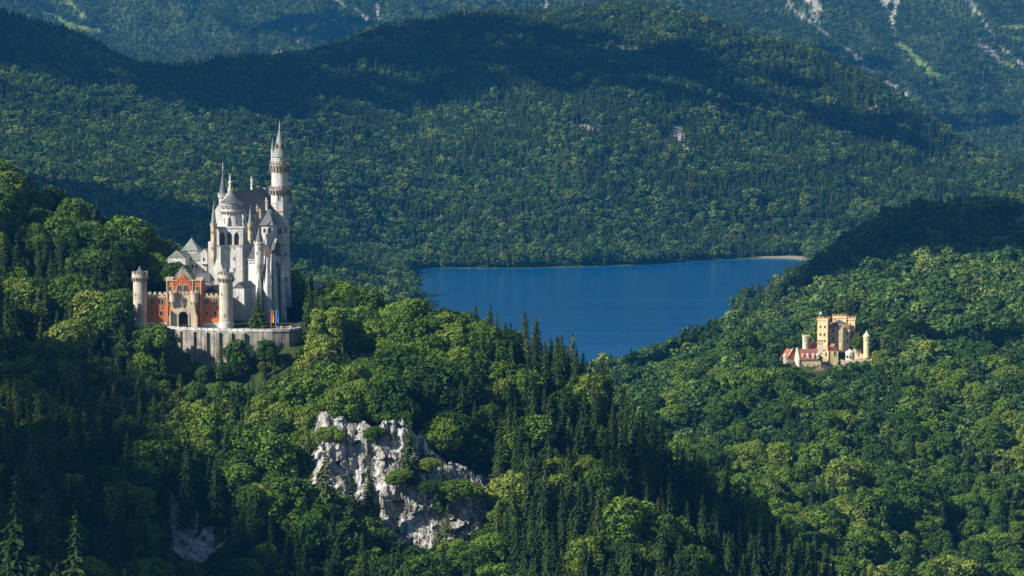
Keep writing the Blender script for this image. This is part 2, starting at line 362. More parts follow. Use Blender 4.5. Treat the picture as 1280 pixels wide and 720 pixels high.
# ------------------------------------------------------------------ cliffs (rock faces with ledges, standing in the slope)
def cliff_mat(nt, b):
    co = objco(nt)
    n1 = noise_node(nt, 0.09, 6, co, 0.65)
    c = ramp(nt, n1, [(0.33, (0.20, 0.195, 0.175)), (0.49, (0.36, 0.355, 0.335)), (0.62, (0.50, 0.50, 0.48))])
    s1 = noise_node(nt, 0.45, 6, mapped(nt, co, (1, 1, 0.13)), 0.65)
    c = mixc(nt, 1.0, c, ramp(nt, s1, [(0.40, (0.34, 0.33, 0.32)), (0.54, (1, 1, 1))]), 'MULTIPLY')
    geo = N(nt, 'ShaderNodeNewGeometry'); sp = N(nt, 'ShaderNodeSeparateXYZ'); nt.links.new(geo.outputs['Normal'], sp.inputs[0])
    ad = N(nt, 'ShaderNodeMath', operation='ADD'); nt.links.new(sp.outputs[2], ad.inputs[0])
    mu = N(nt, 'ShaderNodeMath', operation='MULTIPLY'); nt.links.new(noise_node(nt, 0.3, 4, co), mu.inputs[0]); mu.inputs[1].default_value = 0.9
    nt.links.new(mu.outputs[0], ad.inputs[1])
    gr = ramp(nt, ad.outputs[0], [(1.02, (0, 0, 0)), (1.16, (1, 1, 1))])
    c = mixc(nt, gr, c, (0.06, 0.09, 0.025))
    nt.links.new(c, b.inputs['Base Color'])
    bump(nt, b, noise_node(nt, 0.9, 7, mapped(nt, co, (1, 1, 0.6)), 0.7), 1.0, 0.8)
M['cliff'] = mat('pale_limestone_cliff', (0.5, 0.5, 0.48), 0.95, cliff_mat, 0.05)
def cliff(name, top, bot, D_top, D_bot, label, nx=340, nz=260, amp=3.2):
    tx = np.array([t[0] for t in top]); ty = np.array([t[1] for t in top]); bx = np.array([t[0] for t in bot]); by = np.array([t[1] for t in bot])
    pxs = np.linspace(tx[0], tx[-1], nx); s = np.linspace(0, 1, nz)
    PX, SS = np.meshgrid(pxs, s)
    PY = np.interp(PX, tx, ty) * (1 - SS) + np.interp(PX, bx, by) * SS
    e = (PX - tx[0]) / (tx[-1] - tx[0])
    PY = PY + (1 - SS) * (3 + 13 * fbm(PX / 17 + 3.3, PX * 0, 4)) + SS * (8 + 14 * fbm(PX / 19 + 9.1, PX * 0, 4))
    PX = PX + (1 - e) ** 3 * (-3 + 13 * fbm(SS * 5, SS * 0 + 2.2, 4)) + e ** 3 * (3 + 13 * fbm(SS * 5 + 7, SS * 0 + 5.2, 4))
    Dm = D_top + (D_bot - D_top) * SS
    sc = F / 1170.0; X = PX / sc; Zm = PY / sc
    # stepped ledges + vertical ribs + cracks
    led = fbm(X / 26, Zm / 11, 4, ridge=True); rib = fbm(X / 6.5 + 0.25 * fbm(Zm / 9, X / 9, 2), Zm / 30, 4, ridge=True); big = fbm(X / 20 + 5, Zm / 26, 3)
    Dm = Dm - amp * (1.5 * big + 0.22 * rib + 0.5 * led) - 0.16 * fbm(X / 1.4, Zm / 1.9, 3, ridge=True)
    # stand the face just in front of the slope behind it
    cgx = np.linspace(pxs[0], pxs[-1], 16); cgs = np.linspace(0, 1, 12); ds = np.arange(1090, 1330, 2.0); tab = np.zeros((12, 16))
    for i, s_ in enumerate(cgs):
        for j, p_ in enumerate(cgx):
            q_ = np.interp(p_, tx, ty) * (1 - s_) + np.interp(p_, bx, by) * s_; r = np.array([at(p_, q_, d) for d in ds]); g = ground(r[:, 0], r[:, 1]); hit = np.where(g > r[:, 2])[0]
            tab[i, j] = ds[hit[0]] if len(hit) else 1330
    fi = SS * 11; fj = e * 15; i0 = np.clip(fi.astype(int), 0, 10); j0 = np.clip(fj.astype(int), 0, 14); a_, b_ = fi - i0, fj - j0
    Dt = (tab[i0, j0] * (1 - b_) + tab[i0, j0 + 1] * b_) * (1 - a_) + (tab[i0 + 1, j0] * (1 - b_) + tab[i0 + 1, j0 + 1] * b_) * a_
    Dm = Dm - (D_top + (D_bot - D_top) * SS) + np.minimum(D_top + (D_bot - D_top) * SS, Dt - 5)
    rv = np.random.default_rng(len(label))
    def plates(size, sx, amp_, tilt):
        w_, h_ = X.max() - X.min(), Zm.max() - Zm.min(); k = int(w_ * h_ / size ** 2) + 8
        cx_ = rv.uniform(X.min(), X.max(), k); cz_ = rv.uniform(Zm.min(), Zm.max(), k); of = rv.uniform(-1, 1, k); t1 = rv.uniform(-1, 1, k); t2 = rv.uniform(-1, 1, k)
        wx = X + 0.9 * fbm(X / 5, Zm / 6, 2) * size * .25; wz = Zm + fbm(Zm / 5, X / 6, 2) * size * .3
        xr, zr = wx.ravel(), wz.ravel(); out = np.zeros(xr.size)
        for i in range(0, xr.size, 8000):
            a, b = xr[i:i + 8000, None] - cx_, zr[i:i + 8000, None] - cz_
            n = np.argmin((a * sx) ** 2 + b ** 2, 1); m_ = np.arange(len(n)); out[i:i + 8000] = amp_ * of[n] + tilt * (t1[n] * a[m_, n] + t2[n] * b[m_, n])
        return out.reshape(X.shape)
    Dm = Dm + plates(11, 1.7, 1.7, 0.28) + plates(4.2, 1.9, 0.75, 0.30) + plates(1.7, 1.5, 0.25, 0.25)
    edge = np.minimum.reduce([e * 9, (1 - e) * 9, (1 - SS) * 8, np.ones_like(e)])
    Dm = Dm + (1 - np.clip(edge, 0, 1)) ** 1.5 * 16
    # the face turns with the hill: right part runs back
    V = np.array([at(a, b, d) for a, b, d in zip(PX.ravel(), PY.ravel(), Dm.ravel())])
    back = V.copy(); back[:, 1] += 22; back[:, 2] = np.minimum(back[:, 2] - 3, ground(back[:, 0], back[:, 1]) - 4)
    n = nx * nz; id0 = np.arange(n).reshape(nz, nx)
    f = np.stack([id0[:-1, :-1], id0[1:, :-1], id0[1:, 1:], id0[:-1, 1:]], -1).reshape(-1, 4)
    fb = f[:, ::-1] + n
    rim = []
    ring = list(id0[0, :]) + list(id0[1:, -1]) + list(id0[-1, ::-1][1:]) + list(id0[::-1, 0][1:-1])
    for a, b in zip(ring, ring[1:] + ring[:1]): rim.append((a, b, b + n, a + n))
    me = np_mesh(name, np.concatenate([V, back]), np.concatenate([f, fb, np.array(rim)]), None, [M['cliff']], None, False)
    o = link(name, me); tag(o, label, None, None, 'structure'); return o
cliff('cliff', [(388,520),(405,512),(430,520),(470,528),(500,522),(530,545),(560,575),(590,582),(618,600)],
      [(388,590),(405,612),(430,650),(470,690),(500,700),(530,698),(560,690),(590,680),(618,655)], 1192, 1160, 'pale grey limestone cliff face below the wooded ridge')
cliff('rock_face', [(196,610),(215,606),(232,632),(262,612),(288,622)], [(196,650),(215,690),(232,705),(262,700),(288,668)], 1150, 1128,
      'shaded grey rock face low on the wooded slope at left', 120, 100, 2.6)
# ------------------------------------------------------------------ tree kinds
def leaf_mat(name, stops, trans=0.22, tr_tint=(1.25, 1.3, 0.6)):
    m = bpy.data.materials.new(name); m.use_nodes = True; nt = m.node_tree; nt.nodes.clear()
    oi = N(nt, 'ShaderNodeObjectInfo')
    rg_ = N(nt, 'ShaderNodeMath', operation='MULTIPLY_ADD'); nt.links.new(noise_node(nt, 0.013, 2, oi.outputs['Location']), rg_.inputs[0]); rg_.inputs[1].default_value = 1.5; rg_.inputs[2].default_value = -0.75
    ad_ = N(nt, 'ShaderNodeMath', operation='ADD'); nt.links.new(rg_.outputs[0], ad_.inputs[0]); nt.links.new(oi.outputs['Random'], ad_.inputs[1])
    c = ramp(nt, ad_.outputs[0], stops)
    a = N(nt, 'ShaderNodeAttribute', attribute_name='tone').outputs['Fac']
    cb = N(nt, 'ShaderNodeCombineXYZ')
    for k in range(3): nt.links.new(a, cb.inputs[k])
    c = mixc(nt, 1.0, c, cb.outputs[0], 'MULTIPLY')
    d = N(nt, 'ShaderNodeBsdfDiffuse'); nt.links.new(c, d.inputs[0])
    t = N(nt, 'ShaderNodeBsdfTranslucent'); nt.links.new(mixc(nt, 1.0, c, tr_tint, 'MULTIPLY'), t.inputs[0])
    mx = N(nt, 'ShaderNodeMixShader'); mx.inputs[0].default_value = trans
    nt.links.new(d.outputs[0], mx.inputs[1]); nt.links.new(t.outputs[0], mx.inputs[2])
    out = N(nt, 'ShaderNodeOutputMaterial'); nt.links.new(mx.outputs[0], out.inputs[0]); return m
M['leaf'] = leaf_mat('broadleaf_foliage', [(0.0, (0.034, 0.074, 0.017)), (0.35, (0.062, 0.118, 0.022)), (0.72, (0.108, 0.172, 0.027)), (0.92, (0.138, 0.198, 0.034)), (1.0, (0.175, 0.22, 0.045))])
M['needle'] = leaf_mat('spruce_needles', [(0.0, (0.022, 0.042, 0.014)), (0.5, (0.034, 0.06, 0.018)), (0.85, (0.05, 0.08, 0.022)), (1.0, (0.075, 0.10, 0.028))], 0.1)
M['leaf_mid'] = leaf_mat('lakeside_foliage', [(0.0, (0.032, 0.072, 0.024)), (0.4, (0.058, 0.114, 0.032)), (0.8, (0.100, 0.160, 0.042)), (1.0, (0.15, 0.20, 0.05))])
M['bark'] = mat('bark', (0.09, 0.07, 0.05), 0.9, build=lambda nt, b: nt.links.new(ramp(nt, noise_node(nt, 2, 4, objco(nt)), [(0.3, (0.05, 0.04, 0.03)), (0.7, (0.16, 0.13, 0.10))]), b.inputs['Base Color']))

def quads(Cn, Nr, size, rg, aspect=1.0, up_align=None):
    """leaf-clump quads: centres, normals, half sizes"""
    n = len(Cn); t = rg.normal(size=(n, 3)) if up_align is None else up_align
    t = t - (t * Nr).sum(1)[:, None] * Nr; t /= np.linalg.norm(t, axis=1)[:, None] + 1e-9
    b = np.cross(Nr, t); s = np.broadcast_to(size, (n,))[:, None]
    t = t * s; b = b * s * aspect
    bend = Nr * s * 0.25
    v = np.stack([Cn - t - b - bend * 0.5, Cn + t - b * 0.7, Cn + t * 0.9 + b - bend, Cn - t * 0.8 + b * 0.9], 1)
    return v.reshape(-1, 3)
def tubes(paths, k=6):
    V = []; Fc = []
    for path in paths:
        base = len(V)
        for i, (p, r) in enumerate(path):
            p = Vector(p)
            q = Vector(path[min(i + 1, len(path) - 1)][0]) - Vector(path[max(i - 1, 0)][0]); q.normalize()
            a = q.orthogonal().normalized(); b = q.cross(a)
            for j in range(k):
                an = 2 * math.pi * j / k; V.append(tuple(p + a * (math.cos(an) * r) + b * (math.sin(an) * r)))
        for i in range(len(path) - 1):
            for j in range(k):
                o = base + i * k; Fc.append((o + j, o + (j + 1) % k, o + k + (j + 1) % k, o + k + j))
    return np.array(V), np.array(Fc)
def broadleaf(seed, H=17.0, lobes=26, per=150, ls=0.42, wide=0.36, low=0.2):
    rg = np.random.default_rng(seed)
    c0 = np.array([0, 0, H * (0.5 + low / 2)]); rad = np.array([H * wide, H * wide, H * (0.5 - low / 2)])
    gold = 2.39996; Ls = []
    for i in range(lobes):
        zf = 1 - 1.75 * (i + 0.5) / lobes; rr = math.sqrt(max(0, 1 - zf * zf)); th = gold * i + rg.uniform(-.4, .4)
        q = rg.uniform(0.48, 0.92)
        c = c0 + rad * np.array([rr * math.cos(th), rr * math.sin(th), zf]) * q * np.array([1, 1, 1.02])
        Ls.append((c, H * rg.uniform(0.075, 0.175)))
    V = []; T = []
    for c, r in Ls:
        n = int(per * (r / (0.14 * H)) ** 2)
        d = rg.normal(size=(n, 3)); d[:, 2] = d[:, 2] * 0.95 + 0.22; d /= np.linalg.norm(d, axis=1)[:, None]
        k = 1 + 0.22 * np.sin(d[:, 0] * 7 + c[0]) * np.sin(d[:, 1] * 6 + c[1]) * np.sin(d[:, 2] * 8)
        pos = c + d * (r * k * rg.uniform(0.72, 1.06, n))[:, None] * np.array([1, 1, 0.85])
        keep = np.ones(n, bool)
        for c2, r2 in Ls:
            if c2 is c: continue
            keep &= (((pos - c2) ** 2).sum(1) > (r2 * 0.62) ** 2)
        pos, d = pos[keep], d[keep]; n = len(pos)
        nr = d * 0.8 + rg.normal(size=(n, 3)) * 0.42; nr /= np.linalg.norm(nr, axis=1)[:, None]
        V.append(quads(pos, nr, ls * rg.uniform(0.6, 1.25, n), rg)); T.append(rg.uniform(0.72, 1.28, n) * rg.uniform(0.88, 1.12))
    V = np.concatenate(V); T = np.concatenate(T)
    paths = [[((0, 0, -1.5), 0.028 * H), ((0, 0, H * 0.2), 0.02 * H), ((0.1, 0, H * 0.5), 0.013 * H), ((0, 0.1, H * 0.8), 0.005 * H)]]
    for c, r in Ls[::3]:
        z0 = H * rg.uniform(0.22, 0.5); paths.append([((0, 0, z0), 0.009 * H), (tuple(np.array([0, 0, z0]) * 0.5 + c * 0.5 + (0, 0, 0.3)), 0.006 * H), (tuple(c), 0.003 * H)])
    return V, T, paths
def spruce(seed, H=27.0, whorls=24, per=7, steps=6, ls=0.52, width=0.15, start=0.12):
    rg = np.random.default_rng(seed); C_ = []; Nn = []; Sz = []; T = []; Al = []
    for i in range(whorls):
        t = start + (1 - start) * (i / whorls) ** 0.92
        Lb = H * width * (1 - t) ** 0.78 * rg.uniform(0.8, 1.12) + 0.25
        nb = max(4, int(per * (0.55 + 0.6 * (1 - t)))); a0 = rg.uniform(0, 6.28)
        for b in range(nb):
            an = a0 + 6.283 * b / nb + rg.uniform(-.28, .28); L = Lb * rg.uniform(0.62, 1.15); dr = rg.uniform(0.25, 0.5)
            tone = rg.uniform(0.75, 1.25)
            for s in range(steps):
                q = (s + 0.55) / steps
                rr = L * q; z = H * t + L * (0.10 * q - dr * q * q) + rg.uniform(-.12, .12)
                wdt = L * 0.30 * (1 - q * 0.75)
                for side in ((-1, 0, 1) if wdt > 0.45 else (0,)):
                    off = side * wdt * rg.uniform(0.6, 1.1)
                    C_.append((rr * math.cos(an) - off * math.sin(an), rr * math.sin(an) + off * math.cos(an), z - abs(off) * 0.28))
                    nv = np.array([math.cos(an) * 0.5 - side * 0.45 * math.sin(an), math.sin(an) * 0.5 + side * .45 * math.cos(an), 0.9]) + rg.normal(size=3) * 0.28
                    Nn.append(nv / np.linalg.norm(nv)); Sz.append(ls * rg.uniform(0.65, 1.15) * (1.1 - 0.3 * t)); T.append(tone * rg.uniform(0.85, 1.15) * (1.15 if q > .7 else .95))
                    Al.append((math.cos(an), math.sin(an), -0.4))
    for k in range(6): C_.append((0, 0, H * (0.965 + 0.008 * k))); Nn.append((math.cos(k * 2.), math.sin(k * 2.), 0.2)); Sz.append(0.2); T.append(1); Al.append((0, 0, 1))
    Nn = np.array(Nn); Nn /= np.linalg.norm(Nn, axis=1)[:, None]
    V = quads(np.array(C_), Nn, np.array(Sz), rg, 0.62, np.array(Al, float))
    return V, np.array(T), [[((0, 0, -1.5), 0.015 * H), ((0, 0, H * 0.5), 0.009 * H), ((0, 0, H * 0.99), 0.0015 * H)]]
def crown_mesh(name, V, T, m):
    n = len(V) // 4; return np_mesh(name, V, np.arange(n * 4).reshape(n, 4), None, [m], {'tone': ('FACE', T)})
def whole_mesh(name, V, T, paths, m, k=4):
    n = len(V) // 4; tv, tf = tubes(paths, k)
    return np_mesh(name, np.concatenate([V, tv]), np.concatenate([np.arange(n * 4).reshape(n, 4), tf + n * 4]),
                   np.concatenate([np.zeros(n, int), np.ones(len(tf), int)]), [m, M['bark']], {'tone': ('FACE', np.concatenate([T, np.ones(len(tf))]))})
KIND = {}     # kind -> list of (crown mesh, trunk mesh, height)
def add_kind(k, nm, dat, H, m):
    V, T, pth = dat; tv, tf = tubes(pth, 7)
    KIND.setdefault(k, []).append((crown_mesh(nm + '_crown', V, T, m), np_mesh(nm + '_trunk', tv, tf, None, [M['bark']], None, True), H, V, T, pth))
for i, (w, low, lb) in enumerate([(0.36, 0.16, 32), (0.41, 0.2, 36), (0.29, 0.10, 30), (0.37, 0.22, 26), (0.43, 0.12, 40)]):
    add_kind('b', 'broadleaf', broadleaf(100 + i, 17.0, lb, 190, 0.33, w, low), 17.0, M['leaf'])
for i, (w, st) in enumerate([(0.185, 0.08), (0.155, 0.1), (0.21, 0.06), (0.17, 0.16), (0.135, 0.08)]):
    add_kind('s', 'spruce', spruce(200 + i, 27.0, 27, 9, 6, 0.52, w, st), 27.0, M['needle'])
def lib(name, items):
    c = bpy.data.collections.new(name)
    for j, me in enumerate(items): c.objects.link(bpy.data.objects.new('%s_%02d' % (name, j), me))
    return c
LIB = {('b', 0): lib('broadleaf_near', [whole_mesh('broadleaf_tree', *e[3:6], M['leaf'], 5) for e in KIND['b']]),
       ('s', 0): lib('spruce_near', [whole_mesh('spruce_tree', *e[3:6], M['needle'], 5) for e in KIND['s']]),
       ('b', 1): lib('broadleaf_mid', [whole_mesh('broadleaf_tree', *broadleaf(300 + i, 17, 15, 55, 0.62, w, 0.12), M['leaf_mid']) for i, w in enumerate((0.38, 0.44, 0.33, 0.40))]),
       ('s', 1): lib('spruce_mid', [whole_mesh('spruce_tree', *spruce(400 + i, 27, 15, 6, 3, 0.95, w, 0.08), M['needle']) for i, w in enumerate((0.18, 0.15, 0.20, 0.165))]),
       ('b', 2): lib('broadleaf_far', [whole_mesh('broadleaf_tree', *broadleaf(500 + i, 17, 8, 22, 1.15, w, 0.1), M['leaf_mid'], 3) for i, w in enumerate((0.42, 0.36, 0.46))]),
       ('s', 2): lib('spruce_far', [whole_mesh('spruce_tree', *spruce(600 + i, 27, 8, 5, 2, 1.7, w, 0.05), M['needle'], 3) for i, w in enumerate((0.16, 0.14, 0.18))])}
def scatter(name, cname, P3, rot, scl, scz, var):
    me = bpy.data.meshes.new(name); me.vertices.add(len(P3)); me.vertices.foreach_set('co', np.asarray(P3, np.float32).ravel())
    for an, arr in (('rz', rot), ('sc', scl), ('sz', scz)):
        a = me.attributes.new(an, 'FLOAT', 'POINT'); a.data.foreach_set('value', np.asarray(arr, np.float32))
    a = me.attributes.new('var', 'INT', 'POINT'); a.data.foreach_set('value', np.asarray(var, np.int32))
    ng = bpy.data.node_groups.new(name, 'GeometryNodeTree')
    ng.interface.new_socket('Geometry', in_out='INPUT', socket_type='NodeSocketGeometry'); ng.interface.new_socket('Geometry', in_out='OUTPUT', socket_type='NodeSocketGeometry')
    gi = ng.nodes.new('NodeGroupInput'); go = ng.nodes.new('NodeGroupOutput')
    def na(nm, t='FLOAT'):
        n = ng.nodes.new('GeometryNodeInputNamedAttribute'); n.data_type = t; n.inputs[0].default_value = nm; return n.outputs['Attribute']
    ip = ng.nodes.new('GeometryNodeInstanceOnPoints'); ci = ng.nodes.new('GeometryNodeCollectionInfo')
    ci.inputs['Collection'].default_value = LIB[cname]; ci.inputs['Separate Children'].default_value = True; ci.inputs['Reset Children'].default_value = True
    r = ng.nodes.new('ShaderNodeCombineXYZ'); s = ng.nodes.new('ShaderNodeCombineXYZ')
    L = ng.links.new
    L(na('rz'), r.inputs[2]); sc = na('sc'); L(sc, s.inputs[0]); L(sc, s.inputs[1]); L(na('sz'), s.inputs[2])
    L(gi.outputs[0], ip.inputs['Points']); L(ci.outputs[0], ip.inputs['Instance']); ip.inputs['Pick Instance'].default_value = True
    L(na('var', 'INT'), ip.inputs['Instance Index']); L(r.outputs[0], ip.inputs['Rotation']); L(s.outputs[0], ip.inputs['Scale'])
    L(ip.outputs[0], go.inputs[0])
    o = link(name, me); md = o.modifiers.new('trees', 'NODES'); md.node_group = ng; return o

# ------------------------------------------------------------------ where trees stand
def in_poly(px, py, poly):
    ins = np.zeros(px.shape, bool); n = len(poly)
    for i in range(n):
        x0, y0 = poly[i]; x1, y1 = poly[(i + 1) % n]
        c = ((y0 > py) != (y1 > py)) & (px < (x1 - x0) * (py - y0) / (y1 - y0 + 1e-12) + x0); ins ^= c
    return ins
# view lines kept open: (polygon in the photo, only trees nearer than D)
CASTLE_OPEN = [(160,330),(166,420),(186,432),(205,414),(222,428),(224,452),(250,457),(292,460),(303,452),(306,426),(372,421),(378,404),(372,300),(372,140),(262,140),(205,280),(160,320)]
OPEN = [(CASTLE_OPEN, 1420), ([(979,459),(981,435),(1000,425),(1018,390),(1060,385),(1092,405),(1092,447),(1060,452),(1036,458),(1032,469),(1018,469),(1010,465),(998,461)], 2060),
        ([(398,546),(408,526),(432,536),(470,544),(500,534),(528,551),(554,574),(598,584),(616,608),(614,640),(596,662),(568,662),(550,680),(515,680),(488,655),(455,625),(425,600),(400,572)], 1230),
        ([(196,616),(216,606),(230,640),(244,645),(262,616),(288,624),(284,664),(252,700),(230,700),(206,670)], 1160),
        ([(438,447),(438,434),(450,430),(478,430),(478,445)], 1330)]
SKY = []  # canopy limits handled by the height field
bands = [(790, 1330, 6.6), (1330, 2600, 8.3), (2600, 3700, 8.6), (3700, 5750, 6.9), (5750, 6850, 11.5), (6850, 9100, 9.6)]
TX = []; TY = []
for d0, d1, sp in bands:
    ys = np.arange(d0, d1, sp)
    for y in ys:
        w = 0.207 * y + 20; n = int(2 * w / sp); TX.append(np.linspace(-w, w, n) + rng.uniform(-.45, .45, n) * sp); TY.append(y + rng.uniform(-.48, .48, n) * sp)
TX = np.concatenate(TX); TY = np.concatenate(TY); TZ = ground(TX, TY)
gx_, gy_ = project(TX, TY, TZ)
sc0, me0, cl0, be0 = covers(TX, TY, TZ)
r0 = rng.uniform(size=TX.size)
keep = ((TZ > 1.6) | ((TZ > 0.5) & (TY > 3850)) | (TY < 2200)) & (sc0 < 0.4) & (me0 < 0.4) & (be0 < 0.4) & ~((cl0 > 0.35) & (r0 > 0.3))
keep &= ~((np.abs(gx_ - 266) < 112) & (TY > 1309) & (TY < 1352)) & ~((np.abs(gx_ - 262) < 108) & (TY > 1309) & (TY < 1455) & ~((np.abs(gx_ - 360) < 26) & (TY > 1385)))
keep &= ~((np.abs(gx_ - 1036) < 54) & (TY > 1988) & (TY < 2035))
# conifer share by place
cn = fbm(TX / 60, TY / 75, 3)
pc = np.full(TX.size, 0.45)
pc = np.where(TY < 1420, 0.34 + 0.14 * sstep(420, 340, gx_) + 0.36 * sstep(560, 720, gx_) * sstep(380, 460, gy_) + 0.45 * sstep(260, 60, gx_) * sstep(440, 560, gy_) + 0.25 * sstep(600, 720, gx_) * sstep(470, 540, gy_) + 0.28 * sstep(230, 120, gx_) * sstep(420, 340, gy_) - 0.32 * sstep(360, 420, gx_) * sstep(680, 600, gx_) * sstep(540, 450, gy_), pc)
pc = np.where((TY > 1420) & (TY < 2600), 0.28 + 0.35 * sstep(1000, 940, gx_) * sstep(2150, 2300, TY), pc)
pc = np.where((TY > 2600) & (TY < 3700), 0.6, pc)
pc = np.where((TY > 3700) & (TY < 5750), 0.5 + 0.28 * sstep(4100, 4700, TY), pc)
pc = np.where(TY > 6500, 0.85, pc)
con = rng.uniform(size=TX.size) < np.clip(pc + cn * 0.9, 0.04, 0.96)
hh = np.where(con, rng.normal(21.5, 4.2, TX.size), rng.normal(15.8, 3.1, TX.size))
young = rng.uniform(size=TX.size) < 0.18; hh = np.where(young, hh * 0.62, hh)
hh = hh * (1 + 0.22 * fbm(TX / 45, TY / 55, 2)); hh = np.where((TY > 1265) & (TY < 1309) & (gx_ > 205) & (gx_ < 312), np.minimum(hh, 7.5), hh); hh = np.where((TY > 1930) & (TY < 2030) & (gx_ > 925) & (gx_ < 1003), np.minimum(hh, 8.0), hh); hh = np.where((TY > 1265) & (TY < 1309) & (gx_ > 304) & (gx_ < 388), np.minimum(hh, 5 + 2.5 * rng.uniform(size=TX.size)), hh); hh = np.clip(hh, 5, 32)
hh = np.where((TY > 1420) & (TY < 2600), np.where(con, hh * 0.88, hh * 1.12), hh); hh = np.where((TY >= 2600) & (TY < 3700), np.where(con, hh * 0.84, hh), hh)
hh = np.where((TY > 3700) & (TY < 5750), np.where(con, hh * 0.80, hh * 0.88), hh)
hh = np.where(TY > 6500, hh * 0.74, hh)
def blocks(h):
    bad = np.zeros(TX.size, bool)
    for poly, lim in OPEN:
        near = TY < lim
        for q in (0.97, 0.8, 0.62, 0.45):
            ppx, ppy = project(TX, TY, TZ + h * q)
            wpx = h * np.where(con, 0.14 * (1 - q) + 0.02, 0.3 * math.sqrt(1 - (2 * q - 1.15) ** 2)) * F / TY
            for sgn in (-1, 0, 1): bad |= near & in_poly(ppx + sgn * wpx, ppy, poly)
    return bad
bad = blocks(hh)
for fct in (0.75, 0.72, 0.7, 0.7):
    h2 = np.where(bad, hh * fct, hh); bad = blocks(h2); hh = h2
keep &= ~bad & (hh > 3.2)
tpx, tpy = project(TX, TY, TZ + hh)
# drop trees nobody in or near this view could see: march outwards keeping the highest canopy line per bearing
el = (TZ + hh - HC) / TY
nb = 420; bi = np.clip(((TX / TY + 0.22) / 0.44 * nb).astype(int), 0, nb - 1)
gcan = (ZZ + 9 - HC) / DD; cmax = np.maximum.accumulate(gcan, axis=0)
ri = np.clip(np.searchsorted(Drow, TY) - 4, 0, len(Drow) - 1); ci_ = np.clip(((TX / TY - urow[0]) / (urow[1] - urow[0])).astype(int), 0, len(urow) - 1)
keep &= (el > cmax[ri, ci_] - 0.0045 - 30.0 / TY * (TY < 1700))
keep &= np.abs(TX / TY) < 0.205
TX, TY, TZ, con, hh, tpx, tpy, gx_, gy_ = [a[keep] for a in (TX, TY, TZ, con, hh, tpx, tpy, gx_, gy_)]
# hand-placed trees: (px of the stem, py of its foot, D, conifer, height)
HAND = []
def hand(px, py_top, D, c, h, label, sink=0.0):
    x, y, z = at(px, py_top, D); g = float(ground(np.array([x]), np.array([y]))[0])
    h2 = min(max(z - g, h * 0.7), h * 1.7); HAND.append((x, y, z - h2, c, h2, label))
hand(322, 366, 1326, True, 15.5, 'dark pointed spruce standing on the terrace against the shaded castle wall')
hand(352, 352, 1382, True, 17, 'dark spruce at the foot of the tall round tower, behind the long wing')
hand(436, 388, 1318, False, 19, 'round pale green tree on the hilltop left of the small grey roofed house')
hand(997, 417, 2012, False, 10.0, 'small bright green tree beside the slim turret of the yellow castle')
hand(1071, 421, 2004, False, 6.0, 'small green tree in the courtyard right of the yellow castle keep')
hand(221, 326, 1347, False, 7, 'yellow green bush growing left of the stepped red gable')
hand(276, 428, 1297, True, 9.0, 'slender young spruce in front of the buttressed retaining wall')
hand(198, 403, 1303, False, 10, 'bushy green tree rising before the left end of the retaining wall')
hand(182, 412, 1301, False, 12, 'leafy green tree at the foot of the left round gate tower')
hand(335, 424, 1298, False, 10, 'pale yellow flowering tree on the bank below the castle terrace')
hand(541, 590, 1164, False, 6, 'green bush growing on a ledge in the middle of the pale cliff')
hand(512, 520, 1178, True, 16, 'narrow spruce standing on the cliff ledge, its tip above the bare rock')
hand(462, 572, 1160, True, 17, 'slender spruce rising in front of the left part of the pale cliff')
hand(548, 644, 1140, True, 22, 'bright green spruce whose tip rises before the foot of the pale cliff')
hand(440, 590, 1130, True, 34, 'tall spruce left of the cliff foot with its tip against the rock')
hand(408, 566, 1150, True, 33, 'tall narrow spruce along the left rim of the pale cliff')
hand(492, 585, 1170, False, 4.5, 'small dark bush in a cleft in the middle of the cliff')
hand(578, 585, 1166, False, 8, 'broad bush at the right shoulder of the pale cliff')
hand(553, 572, 1172, True, 12, 'short spruce on the right shoulder of the cliff')
hand(414, 528, 1183, False, 6, 'green bush at the upper left rim of the pale cliff')
hand(528, 546, 1181, True, 18, 'dark spruce rooted on the right shoulder of the cliff')
hand(500, 578, 1172, False, 4.5, 'low bush on the long ledge across the cliff')
hand(298, 424, 1301, False, 12, 'slim green tree with a pale stem before the right end of the retaining wall')
hand(256, 456, 1297, False, 5, 'low bush at the foot of the retaining wall buttresses')
hand(284, 452, 1297, False, 5, 'taller bush at the foot of the retaining wall')
hand(470, 527, 1184, False, 5, 'leafy bush overhanging the top edge of the pale cliff')
hand(538, 562, 1177, False, 5, 'small bush on the slanting right edge of the pale cliff')
hand(560, 628, 1162, True, 10, 'short spruce on the lower right of the cliff')
hand(1000, 463, 1966, False, 8, 'small tree below the left end of the yellow castle wing')
hand(1013, 466, 1962, False, 8, 'small tree under the middle of the yellow castle wing')
hand(1026, 471, 1958, False, 8, 'low tree in front of the brown shed roof')
hand(1040, 462, 1966, False, 9, 'rounded tree under the chapel gable of the yellow castle')
hand(1049, 459, 1970, False, 8, 'small tree at the left end of the yellow castle terrace wall')
hand(60, 596, 985, True, 30, 'tall spruce with hanging branches in the dark lower left corner')
hand(20, 590, 960, True, 31, 'large dark spruce at the far lower left corner')
hand(95, 640, 960, True, 28, 'dark spruce right of the tallest one in the lower left corner')
